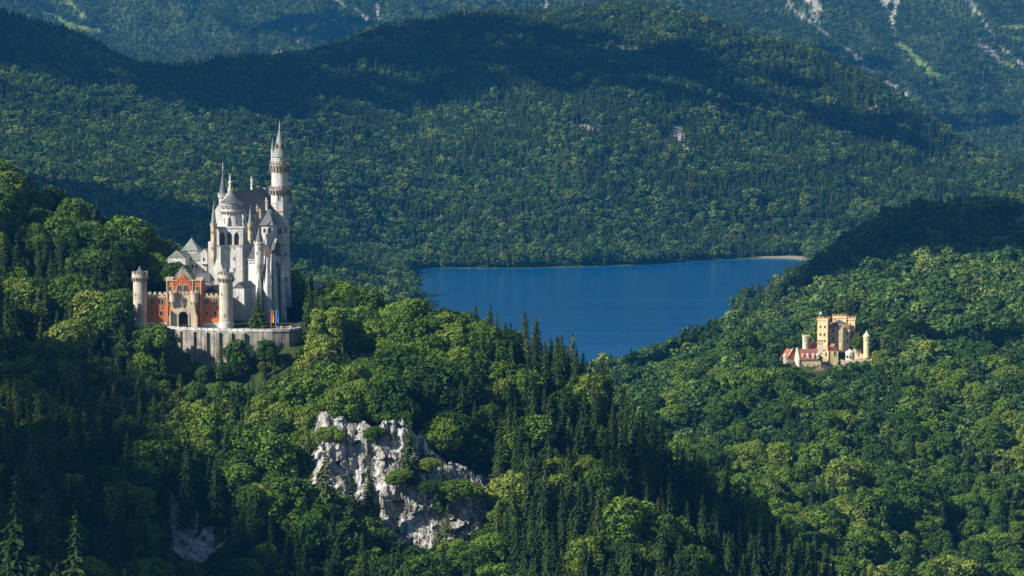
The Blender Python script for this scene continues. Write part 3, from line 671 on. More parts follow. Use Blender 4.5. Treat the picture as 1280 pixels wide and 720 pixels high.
# ---- which trees show largest (coarse visibility buffer)
near = np.where((TY < 2100) & (tpx > -40) & (tpx < 1320) & (tpy < 735))[0]
near = near[np.argsort(TY[near])]
buf = np.zeros((360, 640), bool); score = np.zeros(TX.size)
for i in near:
    h_px = hh[i] * F / TY[i]; w_px = h_px * (0.13 if con[i] else 0.36)
    x0, x1 = int(max(0, (tpx[i] - w_px) / 2)), int(min(640, (tpx[i] + w_px) / 2)); y0, y1 = int(max(0, (tpy[i] + h_px * .06) / 2)), int(min(360, (tpy[i] + h_px * 0.85) / 2))
    if x1 <= x0 or y1 <= y0: continue
    b = buf[y0:y1, x0:x1]; score[i] = (~b).sum()
    b[:] = True
pick = []
for c in (True, False):
    cand = np.where((con == c) & (score > 0))[0]; nh = sum(1 for h in HAND if h[3] == c)
    pick.append(cand[np.argsort(-score[cand])][:298 - nh])
pick = np.concatenate(pick)
rest = np.ones(TX.size, bool); rest[pick] = False
# ---- the woods: everything beyond the countable nearest trees
rot = rng.uniform(0, 6.283, TX.size)
def woods(name, c, lod, d0, d1, label):
    m = rest & (con == c) & (TY >= d0) & (TY < d1)
    k = int(m.sum()); H0 = 27.0 if c else 17.0
    s = hh[m] / H0; nv = len(LIB[('s' if c else 'b', lod)].objects)
    wide = rng.uniform(0.9, 1.2, k) * (1.0 if not c else 1.05) * (1 + 0.12 * lod)
    o = scatter(name, ('s' if c else 'b', lod), np.stack([TX[m], TY[m], TZ[m] - 0.3], -1), rot[m], s * wide, s, rng.integers(0, nv, k))
    return tag(o, label, 'forest', None, 'stuff')
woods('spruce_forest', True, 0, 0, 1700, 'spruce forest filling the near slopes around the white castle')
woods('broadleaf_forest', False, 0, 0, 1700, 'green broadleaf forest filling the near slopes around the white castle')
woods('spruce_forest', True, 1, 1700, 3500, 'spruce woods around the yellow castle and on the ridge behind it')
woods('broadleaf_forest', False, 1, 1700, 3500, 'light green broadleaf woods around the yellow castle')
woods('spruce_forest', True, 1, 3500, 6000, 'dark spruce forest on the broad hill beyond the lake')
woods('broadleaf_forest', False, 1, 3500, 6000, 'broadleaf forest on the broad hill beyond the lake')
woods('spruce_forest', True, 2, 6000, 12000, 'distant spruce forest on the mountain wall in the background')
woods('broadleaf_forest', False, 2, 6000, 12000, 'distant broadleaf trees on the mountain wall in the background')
print('TREES', TX.size, 'picked', pick.size)

# ---- individuals
LAND = [('the red gatehouse', 228, 408), ('the left round gate tower', 175, 400), ('the tall round tower', 356, 375), ('the pale cliff', 500, 600), ('the small grey house', 460, 440),
        ('the shaded rock face', 240, 650), ('the retaining wall', 290, 450), ('the hilltop above the lake', 610, 380), ('the yellow castle', 1035, 455), ('the lake shore', 770, 450),
        ('the left wooded crest', 60, 215), ('the lower left corner', 0, 720), ('the lower right corner', 1280, 720), ('the lower edge centre', 640, 720), ('the dark side valley', 860, 560), ('the right edge', 1280, 500)]
def where(px, py):
    best = min(LAND, key=lambda l: (l[1] - px) ** 2 + (l[2] - py) ** 2); dx, dy = px - best[1], py - best[2]
    v = 'above' if dy < -18 else 'below' if dy > 18 else ''
    h = 'left of' if dx < -18 else 'right of' if dx > 18 else ''
    rel = ((v + ' ' + h) if v and h else v or h or 'at') + ' ' + best[0]
    return rel
used = set()
def tree_label(px, py, c, h, v):
    sz = ('tall' if h > (26 if c else 17.5) else 'low' if h < (18 if c else 13) else 'middling')
    k = sz + ' dark spruce' if c else sz + ' broadleaf tree'
    s = '%s %s, top %.0f%% across, %.0f%% down' % (k, where(px, py), px / 12.8, py / 7.2)
    if s in used: s = s.replace('%.0f%% across' % (px / 12.8), '%.1f%% across' % (px / 12.8))
    used.add(s); return s
def plant(x, y, z, c, h, label, v, rz, grp):
    kd = KIND['s' if c else 'b'][v]; s = h / kd[2]
    e = empty('spruce_tree' if c else 'broadleaf_tree', (x, y, z), label, 'tree', grp, rz)
    w = s * random.uniform(0.92, 1.18); e.scale = (w, w, s)
    link('trunk', kd[1], e); link('crown', kd[0], e)
    return e
for (x, y, z, c, h, lab) in HAND:
    v = (2 if 'castle' in lab or 'tower' in lab else 0) if c else 4 if 'bush' in lab else random.choice((0, 2, 3))
    e = plant(x, y, z, c, h, lab, v, random.uniform(0, 6), 'single spruces' if c else 'single broadleaf trees')
    if 'bush' in lab and 'cliff' in lab: e.scale.x *= random.uniform(1.0, 1.5); e.scale.y *= random.uniform(0.9, 1.3); e.scale.z *= random.uniform(0.6, 0.9)
    if 'terrace' in lab and c: e.scale.x *= 1.45; e.scale.y *= 1.45
for i in pick:
    v = int(rng.integers(0, 5)); c = bool(con[i])
    plant(TX[i], TY[i], TZ[i] - 0.3, c, hh[i], tree_label(max(0, min(1280, tpx[i])), max(0, min(719, tpy[i])), c, hh[i], v), v, rot[i], 'spruces on the near slopes' if c else 'broadleaf trees on the near slopes')
# a dead grey snag
x, y, z = at(193, 516, 1215); sn = empty('dead_tree', (x, y, z - 17), 'bare grey dead tree trunk among the green trees below the gatehouse', 'tree')
M['deadwood'] = mat('grey_dead_wood', (0.32, 0.29, 0.25), 0.9)
pth = [[((0, 0, -1), 0.35), ((0.2, 0, 8), 0.22), ((0.1, 0.1, 17), 0.05)]]
for k in range(16):
    zz = 7 + k * 0.6; an = k * 2.4; L = 2.2 - k * 0.1; pth.append([((0.15, 0.05, zz), 0.06), ((L * math.cos(an), L * math.sin(an), zz - 0.4), 0.02)])
tv, tf = tubes(pth, 5); link('trunk', np_mesh('trunk', tv, tf, None, [M['deadwood']]), sn)
# ------------------------------------------------------------------ masonry toolkit
class MB:
    def __init__(s, org): s.o = Vector(org); s.v = []; s.f = []
    def add(s, V, Fc):
        b = len(s.v); s.v += [tuple(Vector(p) - s.o) for p in V]; s.f += [tuple(i + b for i in f) for f in Fc]; return s
    def frust(s, cx, cy, z0, z1, w0, d0, w1=None, d1=None, rot=0.0):
        w1 = w0 if w1 is None else w1; d1 = d0 if d1 is None else d1; c, n = math.cos(rot), math.sin(rot); V = []
        for z, w, d in ((z0, w0, d0), (z1, w1, d1)):
            for a, b in ((-.5, -.5), (.5, -.5), (.5, .5), (-.5, .5)):
                V.append((cx + a * w * c - b * d * n, cy + a * w * n + b * d * c, z))
        return s.add(V, [(3, 2, 1, 0), (4, 5, 6, 7), (0, 1, 5, 4), (1, 2, 6, 5), (2, 3, 7, 6), (3, 0, 4, 7)])
    def lathe(s, cx, cy, prof, n=24, rot=0.0):
        V = []; Fc = []
        for r, z in prof:
            for k in range(n): a = rot + 2 * math.pi * k / n; V.append((cx + r * math.cos(a), cy + r * math.sin(a), z))
        for i in range(len(prof) - 1):
            for k in range(n): Fc.append((i * n + k, i * n + (k + 1) % n, (i + 1) * n + (k + 1) % n, (i + 1) * n + k))
        Fc.append(tuple(range(n - 1, -1, -1))); Fc.append(tuple((len(prof) - 1) * n + k for k in range(n)))
        return s.add(V, Fc)
    def roof(s, b, z0, rise, over=0.5, axis='d', hip=0.0, th=0.0, w=None, d=None):
        """gable (hip=0) or hipped roof over box b; the ridge runs along its depth ('d') or its width ('w')"""
        w = (w or b['w']) + 2 * over; d = (d or b['d']) + 2 * over; c, n = math.cos(b['rot']), math.sin(b['rot'])
        def T(a, e, z): return (b['cx'] + a * c - e * n, b['cy'] + a * n + e * c, z)
        if axis == 'd': V = [T(-w/2, -d/2, z0), T(w/2, -d/2, z0), T(w/2, d/2, z0), T(-w/2, d/2, z0), T(0, -d/2 + hip, z0 + rise), T(0, d/2 - hip, z0 + rise)]; Fc = [(3, 2, 1, 0), (0, 1, 4), (1, 2, 5, 4), (2, 3, 5), (3, 0, 4, 5)]
        else: V = [T(-w/2, -d/2, z0), T(w/2, -d/2, z0), T(w/2, d/2, z0), T(-w/2, d/2, z0), T(-w/2 + hip, 0, z0 + rise), T(w/2 - hip, 0, z0 + rise)]; Fc = [(3, 2, 1, 0), (0, 1, 5, 4), (1, 2, 5), (2, 3, 4, 5), (3, 0, 4)]
        return s.add(V, Fc)
    def plate(s, b, poly, y0, th):
        """poly in (across, z) on the front plane of box b, from y0 (negative = proud) with thickness th"""
        c, n = math.cos(b['rot']), math.sin(b['rot']); V = []
        for e in (y0, y0 + th):
            for a, z in poly:
                dd = -b['d'] / 2 + e; V.append((b['cx'] + a * c - dd * n, b['cy'] + a * n + dd * c, z))
        k = len(poly); return s.add(V, [tuple(range(k)), tuple(range(2 * k - 1, k - 1, -1))] + [(i, i + k, (i + 1) % k + k, (i + 1) % k) for i in range(k)])
    def crenel_box(s, b, z, h=1.1, mw=0.9, gap=0.8, th=0.5, proud=0.15):
        w, d = b['w'] + 2 * proud, b['d'] + 2 * proud; c, n = math.cos(b['rot']), math.sin(b['rot'])
        for L, off, ax in ((w, -d/2 + th/2, 0), (w, d/2 - th/2, 0), (d, -w/2 + th/2, 1), (d, w/2 - th/2, 1)):
            k = max(2, round((L + gap) / (mw + gap))); st = (L - mw) / (k - 1)
            for i in range(k):
                if ax and i in (0, k - 1): continue
                t = -L/2 + mw/2 + i * st; a, e = (t, off) if ax == 0 else (off, t)
                s.frust(b['cx'] + a * c - e * n, b['cy'] + a * n + e * c, z, z + h, mw if ax == 0 else th, th if ax == 0 else mw, rot=b['rot'])
        return s
    def crenel_ring(s, cx, cy, r, z, h=1.0, n=12, th=0.45, frac=0.55):
        for k in range(n):
            a = 2 * math.pi * (k + 0.5) / n; s.frust(cx + (r - th/2) * math.cos(a), cy + (r - th/2) * math.sin(a), z, z + h, th, 2 * math.pi * r / n * frac, rot=a)
        return s
    def corbel_ring(s, cx, cy, r0, r1, z0, z1, n=16):
        for k in range(n):
            a = 2 * math.pi * k / n; w = 2 * math.pi * r1 / n * 0.42
            s.frust(cx + (r0 + r1) / 2 * math.cos(a), cy + (r0 + r1) / 2 * math.sin(a), z0, z1, (r1 - r0) * 0.6, w * 0.6, (r1 - r0) * 1.9, w, rot=a)
        return s
    def build(s, name, m, parent=None, label=None):
        me = bpy.data.meshes.new(name); me.from_pydata(s.v, [], s.f); me.materials.append(m); me.update()
        import bmesh
        bm = bmesh.new(); bm.from_mesh(me); bmesh.ops.recalc_face_normals(bm, faces=bm.faces); bm.to_mesh(me); bm.free()
        o = link(name, me, parent, (0, 0, 0) if parent else tuple(s.o))
        if label: o['label'] = label
        return o
def X(px, D): return at(px, 360, D)[0]
def Z(py, D): return at(640, py, D)[2]
def blk(px0, px1, pyt, pyb, D, depth, rot=0.0):
    r = R(rot); x0 = X(px0, D); w = (X(px1, D) - x0) / math.cos(r); c, n = math.cos(r), math.sin(r)
    return dict(w=w, d=depth, rot=r, z0=Z(pyb, D), z1=Z(pyt, D), cx=x0 + c * w/2 - n * depth/2, cy=D + n * w/2 + c * depth/2, px0=px0, px1=px1, D=D)
def sub(b, **k): b = dict(b); b.update(k); return b
def box(mb, b, z0=None, z1=None, grow=0.0):
    return mb.frust(b['cx'], b['cy'], b['z0'] if z0 is None else z0, b['z1'] if z1 is None else z1, b['w'] + 2 * grow, b['d'] + 2 * grow, rot=b['rot'])
_wc = {}
def arch_pts(w, h, kind):
    if kind == 'flat': return [(-w/2, 0), (w/2, 0), (w/2, h), (-w/2, h)]
    if kind == 'pointed':
        return [(-w/2, 0), (w/2, 0), (w/2, h - w*0.8), (w*0.36, h - w*0.38), (0, h), (-w*0.36, h - w*0.38), (-w/2, h - w*0.8)]
    return [(-w/2, 0), (w/2, 0)] + [(w/2 * math.cos(a), h - w/2 + w/2 * math.sin(a)) for a in [math.pi * k / 8 for k in range(9)]]
def win_mesh(w, h, kind, mframe, mpane, double=False, fr=0.22):
    key = (round(w, 2), round(h, 2), kind, mframe.name, mpane.name, double)
    if key in _wc: return _wc[key]
    V = []; Fc = []; mi = []
    def ext(poly, y0, y1, m):
        b = len(V); k = len(poly); V.extend([(a, y0, z) for a, z in poly] + [(a, y1, z) for a, z in poly])
        Fc.append(tuple(b + i for i in range(k))); mi.append(m)
        for i in range(k): Fc.append((b + i, b + i + k, b + (i + 1) % k + k, b + (i + 1) % k)); mi.append(m)
    def ring(inner, outer, y0, y1):
        b = len(V); k = len(inner); V.extend([(a, y0, z) for a, z in outer] + [(a, y0, z) for a, z in inner] + [(a, y1, z) for a, z in outer] + [(a, y1, z) for a, z in inner])
        for i in range(k):
            j = (i + 1) % k
            Fc.append((b + i, b + j, b + k + j, b + k + i)); Fc.append((b + i, b + 2*k + i, b + 2*k + j, b + j)); Fc.append((b + k + i, b + k + j, b + 3*k + j, b + 3*k + i)); mi.extend([0, 0, 0])
    inn = arch_pts(w, h, kind); out = [(a * (1 + 2 * fr / w), -fr * 0.7 + z * (1 + 1.7 * fr / h)) for a, z in inn]
    ring(inn, out, -0.16, 0.2); ext(inn, -0.03, 0.1, 1)
    if double: ext([(-0.1, 0), (0.1, 0), (0.1, h * 0.93), (-0.1, h * 0.93)], -0.13, 0.0, 0)
    me = bpy.data.meshes.new('window'); me.from_pydata(V, [], Fc); me.materials.append(mframe); me.materials.append(mpane)
    me.polygons.foreach_set('material_index', mi); me.update(); _wc[key] = me; return me
def win(parent, org, b, px, py, w=1.0, h=1.8, kind='round', mf=None, side='front', double=False, t=None, name='window', mp=None):
    """window centred at pixel (px, py) of the front of box b (or at fraction t of its right / left side)"""
    mf = mf or M['white']; mp = mp or M['glass']
    me = win_mesh(w, h, kind, mf, mp, double); c, n = math.cos(b['rot']), math.sin(b['rot'])
    if side == 'front':
        a = ((px - b['px0']) / (b['px1'] - b['px0']) - 0.5) * b['w']; e = -b['d']/2; yaw = b['rot']
    elif side == 'right': a = b['w']/2; e = (t - 0.5) * b['d']; yaw = b['rot'] + math.pi/2
    else: a = -b['w']/2; e = (t - 0.5) * b['d']; yaw = b['rot'] - math.pi/2
    x, y = b['cx'] + a * c - e * n, b['cy'] + a * n + e * c
    z = Z(py, y) - h/2
    return link(name, me, parent, (x - org[0], y - org[1], z - org[2]), yaw)
def winr(parent, org, cx, cy, r, ang, z, w=0.6, h=1.4, kind='round', mf=None):
    """window on a round wall; ang 0 faces the camera, negative to its left"""
    me = win_mesh(w, h, kind, mf or M['white'], M['glass'], False, 0.14); a = R(ang)
    return link('window', me, parent, (cx + (r - 0.04) * math.sin(a) - org[0], cy - (r - 0.04) * math.cos(a) - org[1], z - org[2]), a)
def finial(mb, cx, cy, z, h, r=0.22):
    mb.lathe(cx, cy, [(r, z), (r * .5, z + h * .2), (r * 1.5, z + h * .3), (r * .5, z + h * .4), (r * .35, z + h * .55), (r * 1.0, z + h * .62), (r * .3, z + h * .7), (0.03, z + h)], 8)

# ================================================================== THE WHITE CASTLE
OG = at(228, 409, 1333)
castle = empty('castle', OG, 'white limestone castle with tall round towers, slate roofs and a red brick gatehouse', 'castle')
def B(): return MB(OG)
W_, D0 = 3.0, 1333
# ---- gatehouse
gc = blk(208, 252, 351, 412, 1331, 12, -2)
gate = B(); box(gate, gc)
gl = blk(183, 209, 371, 403, 1333, 9, -2); gr = blk(251.5, 277, 371, 403, 1331.5, 9, -2)
box(gate, gl); box(gate, gr); gate_o = gate.build('gatehouse', M['brick'], castle)
zc = lambda py: Z(py, 1331)
for b in (gl, gr):
    mc = B(); box(mc, sub(b, z0=Z(413, 1333), z1=Z(403, 1333)), grow=0.25); mc.build('plinth', M['white'], gate_o)
mc = B()
for b in (gl, gr):
    box(mc, b, b['z1'], b['z1'] + 0.45, 0.3); mc.crenel_box(b, b['z1'] + 0.45, 1.0, 1.0, 0.9, 0.5, 0.3)
    k = 12
    for i in range(k):      # blind arcade corbels under the parapet
        a = (-0.5 + (i + 0.5) / k) * b['w']; mc.plate(b, [(a - 0.14, b['z1'] - 0.75), (a + 0.14, b['z1'] - 0.75), (a + 0.2, b['z1']), (a - 0.2, b['z1'])], -0.26, 0.24)
mc.build('parapet', M['sand'], gate_o)
# stepped gable
gb = B(); a0 = lambda px: ((px - 208) / 44 - 0.5) * gc['w']
steps = [(214, 352), (214, 349), (216.5, 349), (216.5, 346), (219, 346), (219, 343), (221.5, 343), (221.5, 340), (224, 340), (224, 336.5), (226.5, 336.5), (226.5, 333), (230.5, 333),
         (230.5, 336.5), (233, 336.5), (233, 340), (235.5, 340), (235.5, 343), (238, 343), (238, 346), (240.5, 346), (240.5, 349), (243, 349), (243, 352)]
gb.plate(gc, [(a0(p), zc(q)) for p, q in steps], 0.1, 0.8); gb_o = gb.build('stepped_gable', M['rubble'], gate_o)
gi = B(); gi.plate(gc, [(a0(217), zc(367)), (a0(240), zc(367)), (a0(240), zc(355)), (a0(228.5), zc(341.5)), (a0(217), zc(355))], -0.35, 0.42)
for i in range(5):
    for s_ in (-1, 1):
        p = 228.5 + s_ * (1.6 + i * 2.1); q = 344.5 + i * 2.4; gi.plate(gc, [(a0(p - .5), zc(q + 2.5)), (a0(p + .5), zc(q + 2.5)), (a0(p + .5), zc(q)), (a0(p - .5), zc(q))], -0.5, 0.14)
gi.build('gable_panel', M['brick'], gate_o)
cp_ = B(); box(cp_, gc, gc['z1'], gc['z1'] + 0.35, 0.3); 
for px in (209.5, 247): cp_.frust(gc['cx'] + a0(px + 1.8) , gc['cy'] - 3, gc['z1'] + 0.3, gc['z1'] + 1.3, 3.2, 6.0, rot=gc['rot'])
for px in (208.8, 251.2, 216, 241): cp_.plate(gc, [(a0(px - .5), zc(403)), (a0(px + .5), zc(403)), (a0(px + .5), zc(351)), (a0(px - .5), zc(351))], -0.4, 0.38)
cp_.build('quoins', M['sand'], gate_o)
rf = B(); rf.roof(sub(gc, w=gc['w'] * 0.52, d=gc['d'] - 2.4), gc['z1'] + 0.4, 4.2, 0.1, 'd'); rf.build('roof', M['slate'], gate_o)
# sandstone portal
pb = blk(214, 244, 368, 412, 1328.5, 2.6, -2); pm = B()
ap = lambda px: ((px - 214) / 30 - 0.5) * pb['w']; zp = lambda py: Z(py, 1328.5)
arch = [(ap(229 + 6.2 * math.cos(a)), zp(395.5 - 6.4 * math.sin(a))) for a in [math.pi * k / 12 for k in range(13)]]
pm.plate(pb, [(ap(214), zp(412)), (ap(222.8), zp(412))] + arch[::-1] + [(ap(222.8), zp(395.5)), (ap(214), zp(390))], 0, 2.6) if False else None
# left pier, right pier, head of the arch cut as a fan
pm.plate(pb, [(ap(214), zp(412)), (ap(222.8), zp(412)), (ap(222.8), zp(368)), (ap(214), zp(368))], 0, 2.6)
pm.plate(pb, [(ap(235.2), zp(412)), (ap(244), zp(412)), (ap(244), zp(368)), (ap(235.2), zp(368))], 0, 2.6)
for (x0, z0), (x1, z1) in zip(arch[:-1], arch[1:]): pm.plate(pb, [(x1, z1), (x0, z0), (x0, zp(368)), (x1, zp(368))], 0, 2.6)
pm.crenel_box(sub(pb, d=2.6), zp(368), 0.9, 0.9, 0.8, 0.5, 0.25); portal = pm.build('portal', M['sand'], gate_o)
dm = B(); dm.plate(pb, [(ap(222), zp(412)), (ap(236), zp(412)), (ap(236), zp(387)), (ap(222), zp(387))], 2.3, 0.25); dm.build('gate_shade_panel', M['dark'], gate_o)  # dark sheet painted as the shade within the gate arch
am = B()
for k in range(12):
    a, b2 = math.pi * k / 12, math.pi * (k + 1) / 12; P4 = lambda r, t: (ap(229 + r * math.cos(t)), zp(395.5 - r * 1.03 * math.sin(t)))
    am.plate(pb, [P4(6.0, b2), P4(6.0, a), P4(7.8, a), P4(7.8, b2)], -0.3, 0.5)
for s_ in (-1, 1): am.plate(pb, [(ap(229 + s_ * 6.9 - .9), zp(408)), (ap(229 + s_ * 6.9 + .9), zp(408)), (ap(229 + s_ * 6.9 + .9), zp(395.5)), (ap(229 + s_ * 6.9 - .9), zp(395.5))], -0.3, 0.5)
am.build('arch_moulding', M['towerstone'], gate_o)
# coat of arms over the gate
sh = B(); sh.plate(pb, [(ap(226.2), zp(380)), (ap(229), zp(384.5)), (ap(231.8), zp(380)), (ap(231.8), zp(375)), (ap(226.2), zp(375))], -0.35, 0.35); sh.plate(pb, [(ap(224.5), zp(374)), (ap(233.5), zp(374)), (ap(229), zp(370.5))], -0.45, 0.45)
sh.build('coat_of_arms', M['rubble'], gate_o)
for px in (216.2, 243.2):      # corner bartizans
    cx, cy_ = X(px, 1328), 1328.2; bz = B(); bz.lathe(cx, cy_, [(0.2, zp(384)), (1.5, zp(377)), (1.5, zp(368)), (1.75, zp(367.5)), (1.75, zp(366))], 14); bz.crenel_ring(cx, cy_, 1.75, zp(366), 0.8, 7, 0.4); bz.build('bartizan', M['sand'], gate_o)
for s_ in (-1, 1):             # sloping buttress walls beside the gate
    px = 229 + s_ * 16.5; bt = B(); bt.plate(pb, [(ap(px - 1.4), zp(412)), (ap(px + 1.4), zp(412)), (ap(px + 1.4), zp(388 if s_ < 0 else 396)), (ap(px - 1.4), zp(396 if s_ < 0 else 388))], -1.4, 2.4); bt.build('buttress', M['sand'], gate_o)
for px in (190, 201.3): win(gate_o, OG, gl, px, 377, 2.0, 2.6, 'round', M['towerstone'], double=True); win(gate_o, OG, gl, px, 391.5, 1.15, 2.0, 'round', M['towerstone'])
for px in (258, 269): win(gate_o, OG, gr, px, 377, 2.0, 2.6, 'round', M['towerstone'], double=True); win(gate_o, OG, gr, px, 391.5, 1.15, 2.0, 'round', M['towerstone'])
for b in (gl, gr):
    for i in range(4): win(gate_o, OG, b, b['px0'] + 4.5 + i * 5, 385, 0.42, 0.42, 'flat', M['brick'])
gf = sub(gc, d=gc['d'] + 0.7)
for px in (224.6, 232.4): win(gate_o, OG, gf, px, 360, 1.9, 2.7, 'round', M['towerstone'], double=True)
win(gate_o, OG, gf, 228.5, 349.5, 0.6, 1.1, 'round', M['sand'])
for px in (212.3, 246.8): win(gate_o, OG, gc, px, 361, 1.0, 1.9, 'round', M['towerstone']); win(gate_o, OG, gc, px, 378, 1.0, 1.9, 'round', M['towerstone'])
for px in (218.8, 239.2): win(gate_o, OG, pb, px, 378, 0.5, 1.0, 'round', M['sand'])
# ---- the two round gate towers
def gate_tower(px, D, py_top, py_pl, py_bot, label):
    cx, cy_ = X(px, D), D; z = lambda q: Z(q, D); r = 8.7 / (F / D)
    t = B(); t.lathe(cx, cy_, [(r * 1.03, z(py_pl)), (r, z(py_pl) + 2), (r * .985, z(py_top + 17))], 28); t.lathe(cx, cy_, [(r * .98, z(py_top + 17)), (r * 1.0, z(py_top + 14)), (r * 1.16, z(py_top + 11)), (r * 1.16, z(py_top + 6))], 28)
    o = t.build('gate_tower', M['towerstone'], castle, label)
    p = B(); p.lathe(cx, cy_, [(r * 1.1, z(py_bot)), (r * 1.1, z(py_pl) - .3), (r * 1.03, z(py_pl))], 28); p.build('plinth', M['white'], o)
    c = B(); c.corbel_ring(cx, cy_, r, r * 1.2, z(py_top + 15), z(py_top + 10.5), 16); c.crenel_ring(cx, cy_, r * 1.18, z(py_top + 6), 0.95, 12, 0.45); c.build('parapet', M['rubble'], o)
    s = B(); s.lathe(cx, cy_, [(r * .8, z(py_top + 7)), (r * .85, z(py_top + 5)), (r * .3, z(py_top + 1)), (0.05, z(py_top - 4))], 20); s.build('cone_roof', M['slate'], o)
    for ang, q in ((20, 362), (24, 377), (20, 391), (-35, 369), (-10, 395), (-50, 352)): winr(o, OG, cx, cy_, r, ang, z(q), 0.3, 0.9, 'flat', M['towerstone'])
gate_tower(175, 1332, 336, 403, 417, 'left round gate tower')
gate_tower(282.6, 1327.5, 337, 402, 412, 'right round gate tower')
# ---- knights' house behind
kh = B(); k1 = blk(210, 232, 322, 400, 1380, 20, -8); box(kh, k1); k2 = blk(231, 259, 325, 400, 1386, 16, -8); box(kh, k2)
az = ((221 - 210) / 22 - .5) * k1['w']; kh.plate(k1, [(-k1['w']/2, k1['z1']), (k1['w']/2, k1['z1']), (0, Z(313.5, 1380))], 0, 0.8)
k3 = blk(228, 247, 313, 330, 1394, 7, -8); box(kh, k3); k4 = blk(251, 259.5, 316, 330, 1384, 5, -8); box(kh, k4); kh.plate(k4, [(-k4['w']/2, k4['z1']), (k4['w']/2, k4['z1']), (0, k4['z1'] + 1.7)], 0, 5)
kh_o = kh.build('side_wing', M['white'], castle)
r_ = B(); r_.roof(k1, k1['z1'], Z(314, 1380) - k1['z1'] - 0.2, 0.2, 'd'); r_.roof(k2, k2['z1'], 3.0, 0.4, 'w', 3); r_.roof(k3, k3['z1'], Z(298, 1394) - k3['z1'], 0.4, 'w', k3['w']/2 + .35); r_.build('roof', M['copper'], kh_o)
l_ = B(); box(l_, sub(k1, z0=Z(338, 1380), z1=Z(337.3, 1380)), grow=0.15); box(l_, sub(k1, z0=Z(331, 1380), z1=Z(330.4, 1380)), grow=0.12); box(l_, sub(k2, z0=Z(326, 1386), z1=Z(325, 1386)), grow=0.2); l_.build('cornice', M['wing'], kh_o)
for px in (216.5, 220): win(kh_o, OG, k1, px, 331, 0.8, 2.0); 
win(kh_o, OG, k1, 226, 332, 0.8, 1.6); win(kh_o, OG, k1, 221, 321, 0.5, 1.0)
for px in (236, 241, 246): win(kh_o, OG, k2, px, 333, 0.8, 1.7)
win(kh_o, OG, k4, 255, 324, 0.7, 1.5); win(kh_o, OG, k2, 254.5, 343, 1.2, 2.4, 'flat')
# small dark roofed range and ramp wall between the gatehouse and the square tower
g5 = blk(243, 262, 352, 400, 1358, 9, -8); g6 = blk(256, 275, 366, 400, 1352, 8, -20); m5 = B(); box(m5, g5); box(m5, g6); m5o = m5.build('courtyard_range', M['wing'], castle)
r5 = B(); r5.roof(g5, g5['z1'], 3.6, 0.4, 'w', 1.2); r5.roof(g6, g6['z1'], 3.2, 0.3, 'd'); r5.build('roof', M['slate'], m5o)
# ---- square tower
D1 = 1372; st = blk(271.5, 303.5, 284, 414, D1, 11.5, -9); mt = B(); box(mt, st, z1=Z(306, D1)); so_ = None
za = lambda q: Z(q, D1); aw = lambda px: ((px - 271.5) / 32 - .5) * st['w']
head = sub(st, w=st['w'] + 0.9, d=st['d'] + 0.9)
# open arched gallery: piers and pointed heads
def arch_wall(mb, b, cents, half, zs, zh, zt, a0_, a1_, th):
    edge = a0_
    for c in cents:
        mb.plate(b, [(edge, zs), (c - half, zs), (c - half, zt), (edge, zt)], 0, th)
        seq = [(c - half, zh - half * 1.6), (c - half * .62, zh - half * .62), (c, zh), (c + half * .62, zh - half * .62), (c + half, zh - half * 1.6)]
        for p, q in zip(seq[:-1], seq[1:]): mb.plate(b, [p, q, (q[0], zt), (p[0], zt)], 0, th)
        edge = c + half
    mb.plate(b, [(edge, zs), (a1_, zs), (a1_, zt), (edge, zt)], 0, th)
arch_wall(mt, head, [aw(278.6), aw(287.6), aw(296.6)], 1.15, za(306), za(289.5), za(285), -head['w']/2, head['w']/2, 1.1)
sr = dict(head); sr.update(rot=head['rot'] + math.pi/2, w=head['d'], d=head['w'])
arch_wall(mt, sr, [-2.8, 0.8, 4.2], 1.15, za(306), za(289.5), za(285), -sr['w']/2 + 1.15, sr['w']/2, 1.1)
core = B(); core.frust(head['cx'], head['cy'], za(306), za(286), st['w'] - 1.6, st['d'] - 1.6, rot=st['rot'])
mt.frust(st['cx'], st['cy'], za(309), za(306), st['w'], st['d'], head['w'], head['d'], rot=st['rot'])
box(mt, sub(head, z0=za(285), z1=za(283.2)), grow=0.35)
sq = mt.build('square_tower', M['white'], castle); core.build('gallery_shade_back', M['slate'], sq)  # slate-dark core: shade inside the gallery arches put into the colour
cx, cy_ = st['cx'] - 0.2, st['cy'] - 0.2; sc1 = F / cy_; z = lambda q: Z(q, cy_)
dr = B(); dr.lathe(cx, cy_, [(12.6 / sc1, z(283)), (12.2 / sc1, z(266))], 32); dr.lathe(cx, cy_, [(12.2 / sc1, z(267)), (14 / sc1, z(264)), (14 / sc1, z(261))], 32)
dr.lathe(cx, cy_, [(13.2 / sc1, z(261)), (13.2 / sc1, z(254.5)), (14.6 / sc1, z(254)), (14.6 / sc1, z(253))], 32)
dr_o = dr.build('round_drum', M['white'], sq)
cb_ = B(); cb_.corbel_ring(cx, cy_, 12.2 / sc1, 14.1 / sc1, z(267.5), z(263.5), 22); cb_.crenel_ring(cx, cy_, 14.2 / sc1, z(261), 0.5, 22, 0.3); cb_.build('corbel_table', M['rubble'], sq)
cr = B(); cr.lathe(cx, cy_, [(15 / sc1, z(253.4)), (9.5 / sc1, z(249)), (5 / sc1, z(244)), (0.05, z(237))], 28); cr.build('cone_roof', M['slate'], sq)
for k in range(12): winr(sq, OG, cx, cy_, 13.2 / sc1, -95 + k * 17, z(259.5), 0.8, 1.1, 'flat')
for ang, q in ((-48, 276), (-12, 275.5), (28, 276), (-46, 281.5), (-10, 282), (30, 282)): winr(sq, OG, cx, cy_, 12.5 / sc1, ang, z(q), 0.6, 1.1 if q < 280 else 1.8)
for px, py in ((284, 309), (293, 309), (293, 323), (293, 337), (289, 352)): win(sq, OG, st, px, py, 0.6, 1.3, 'flat')
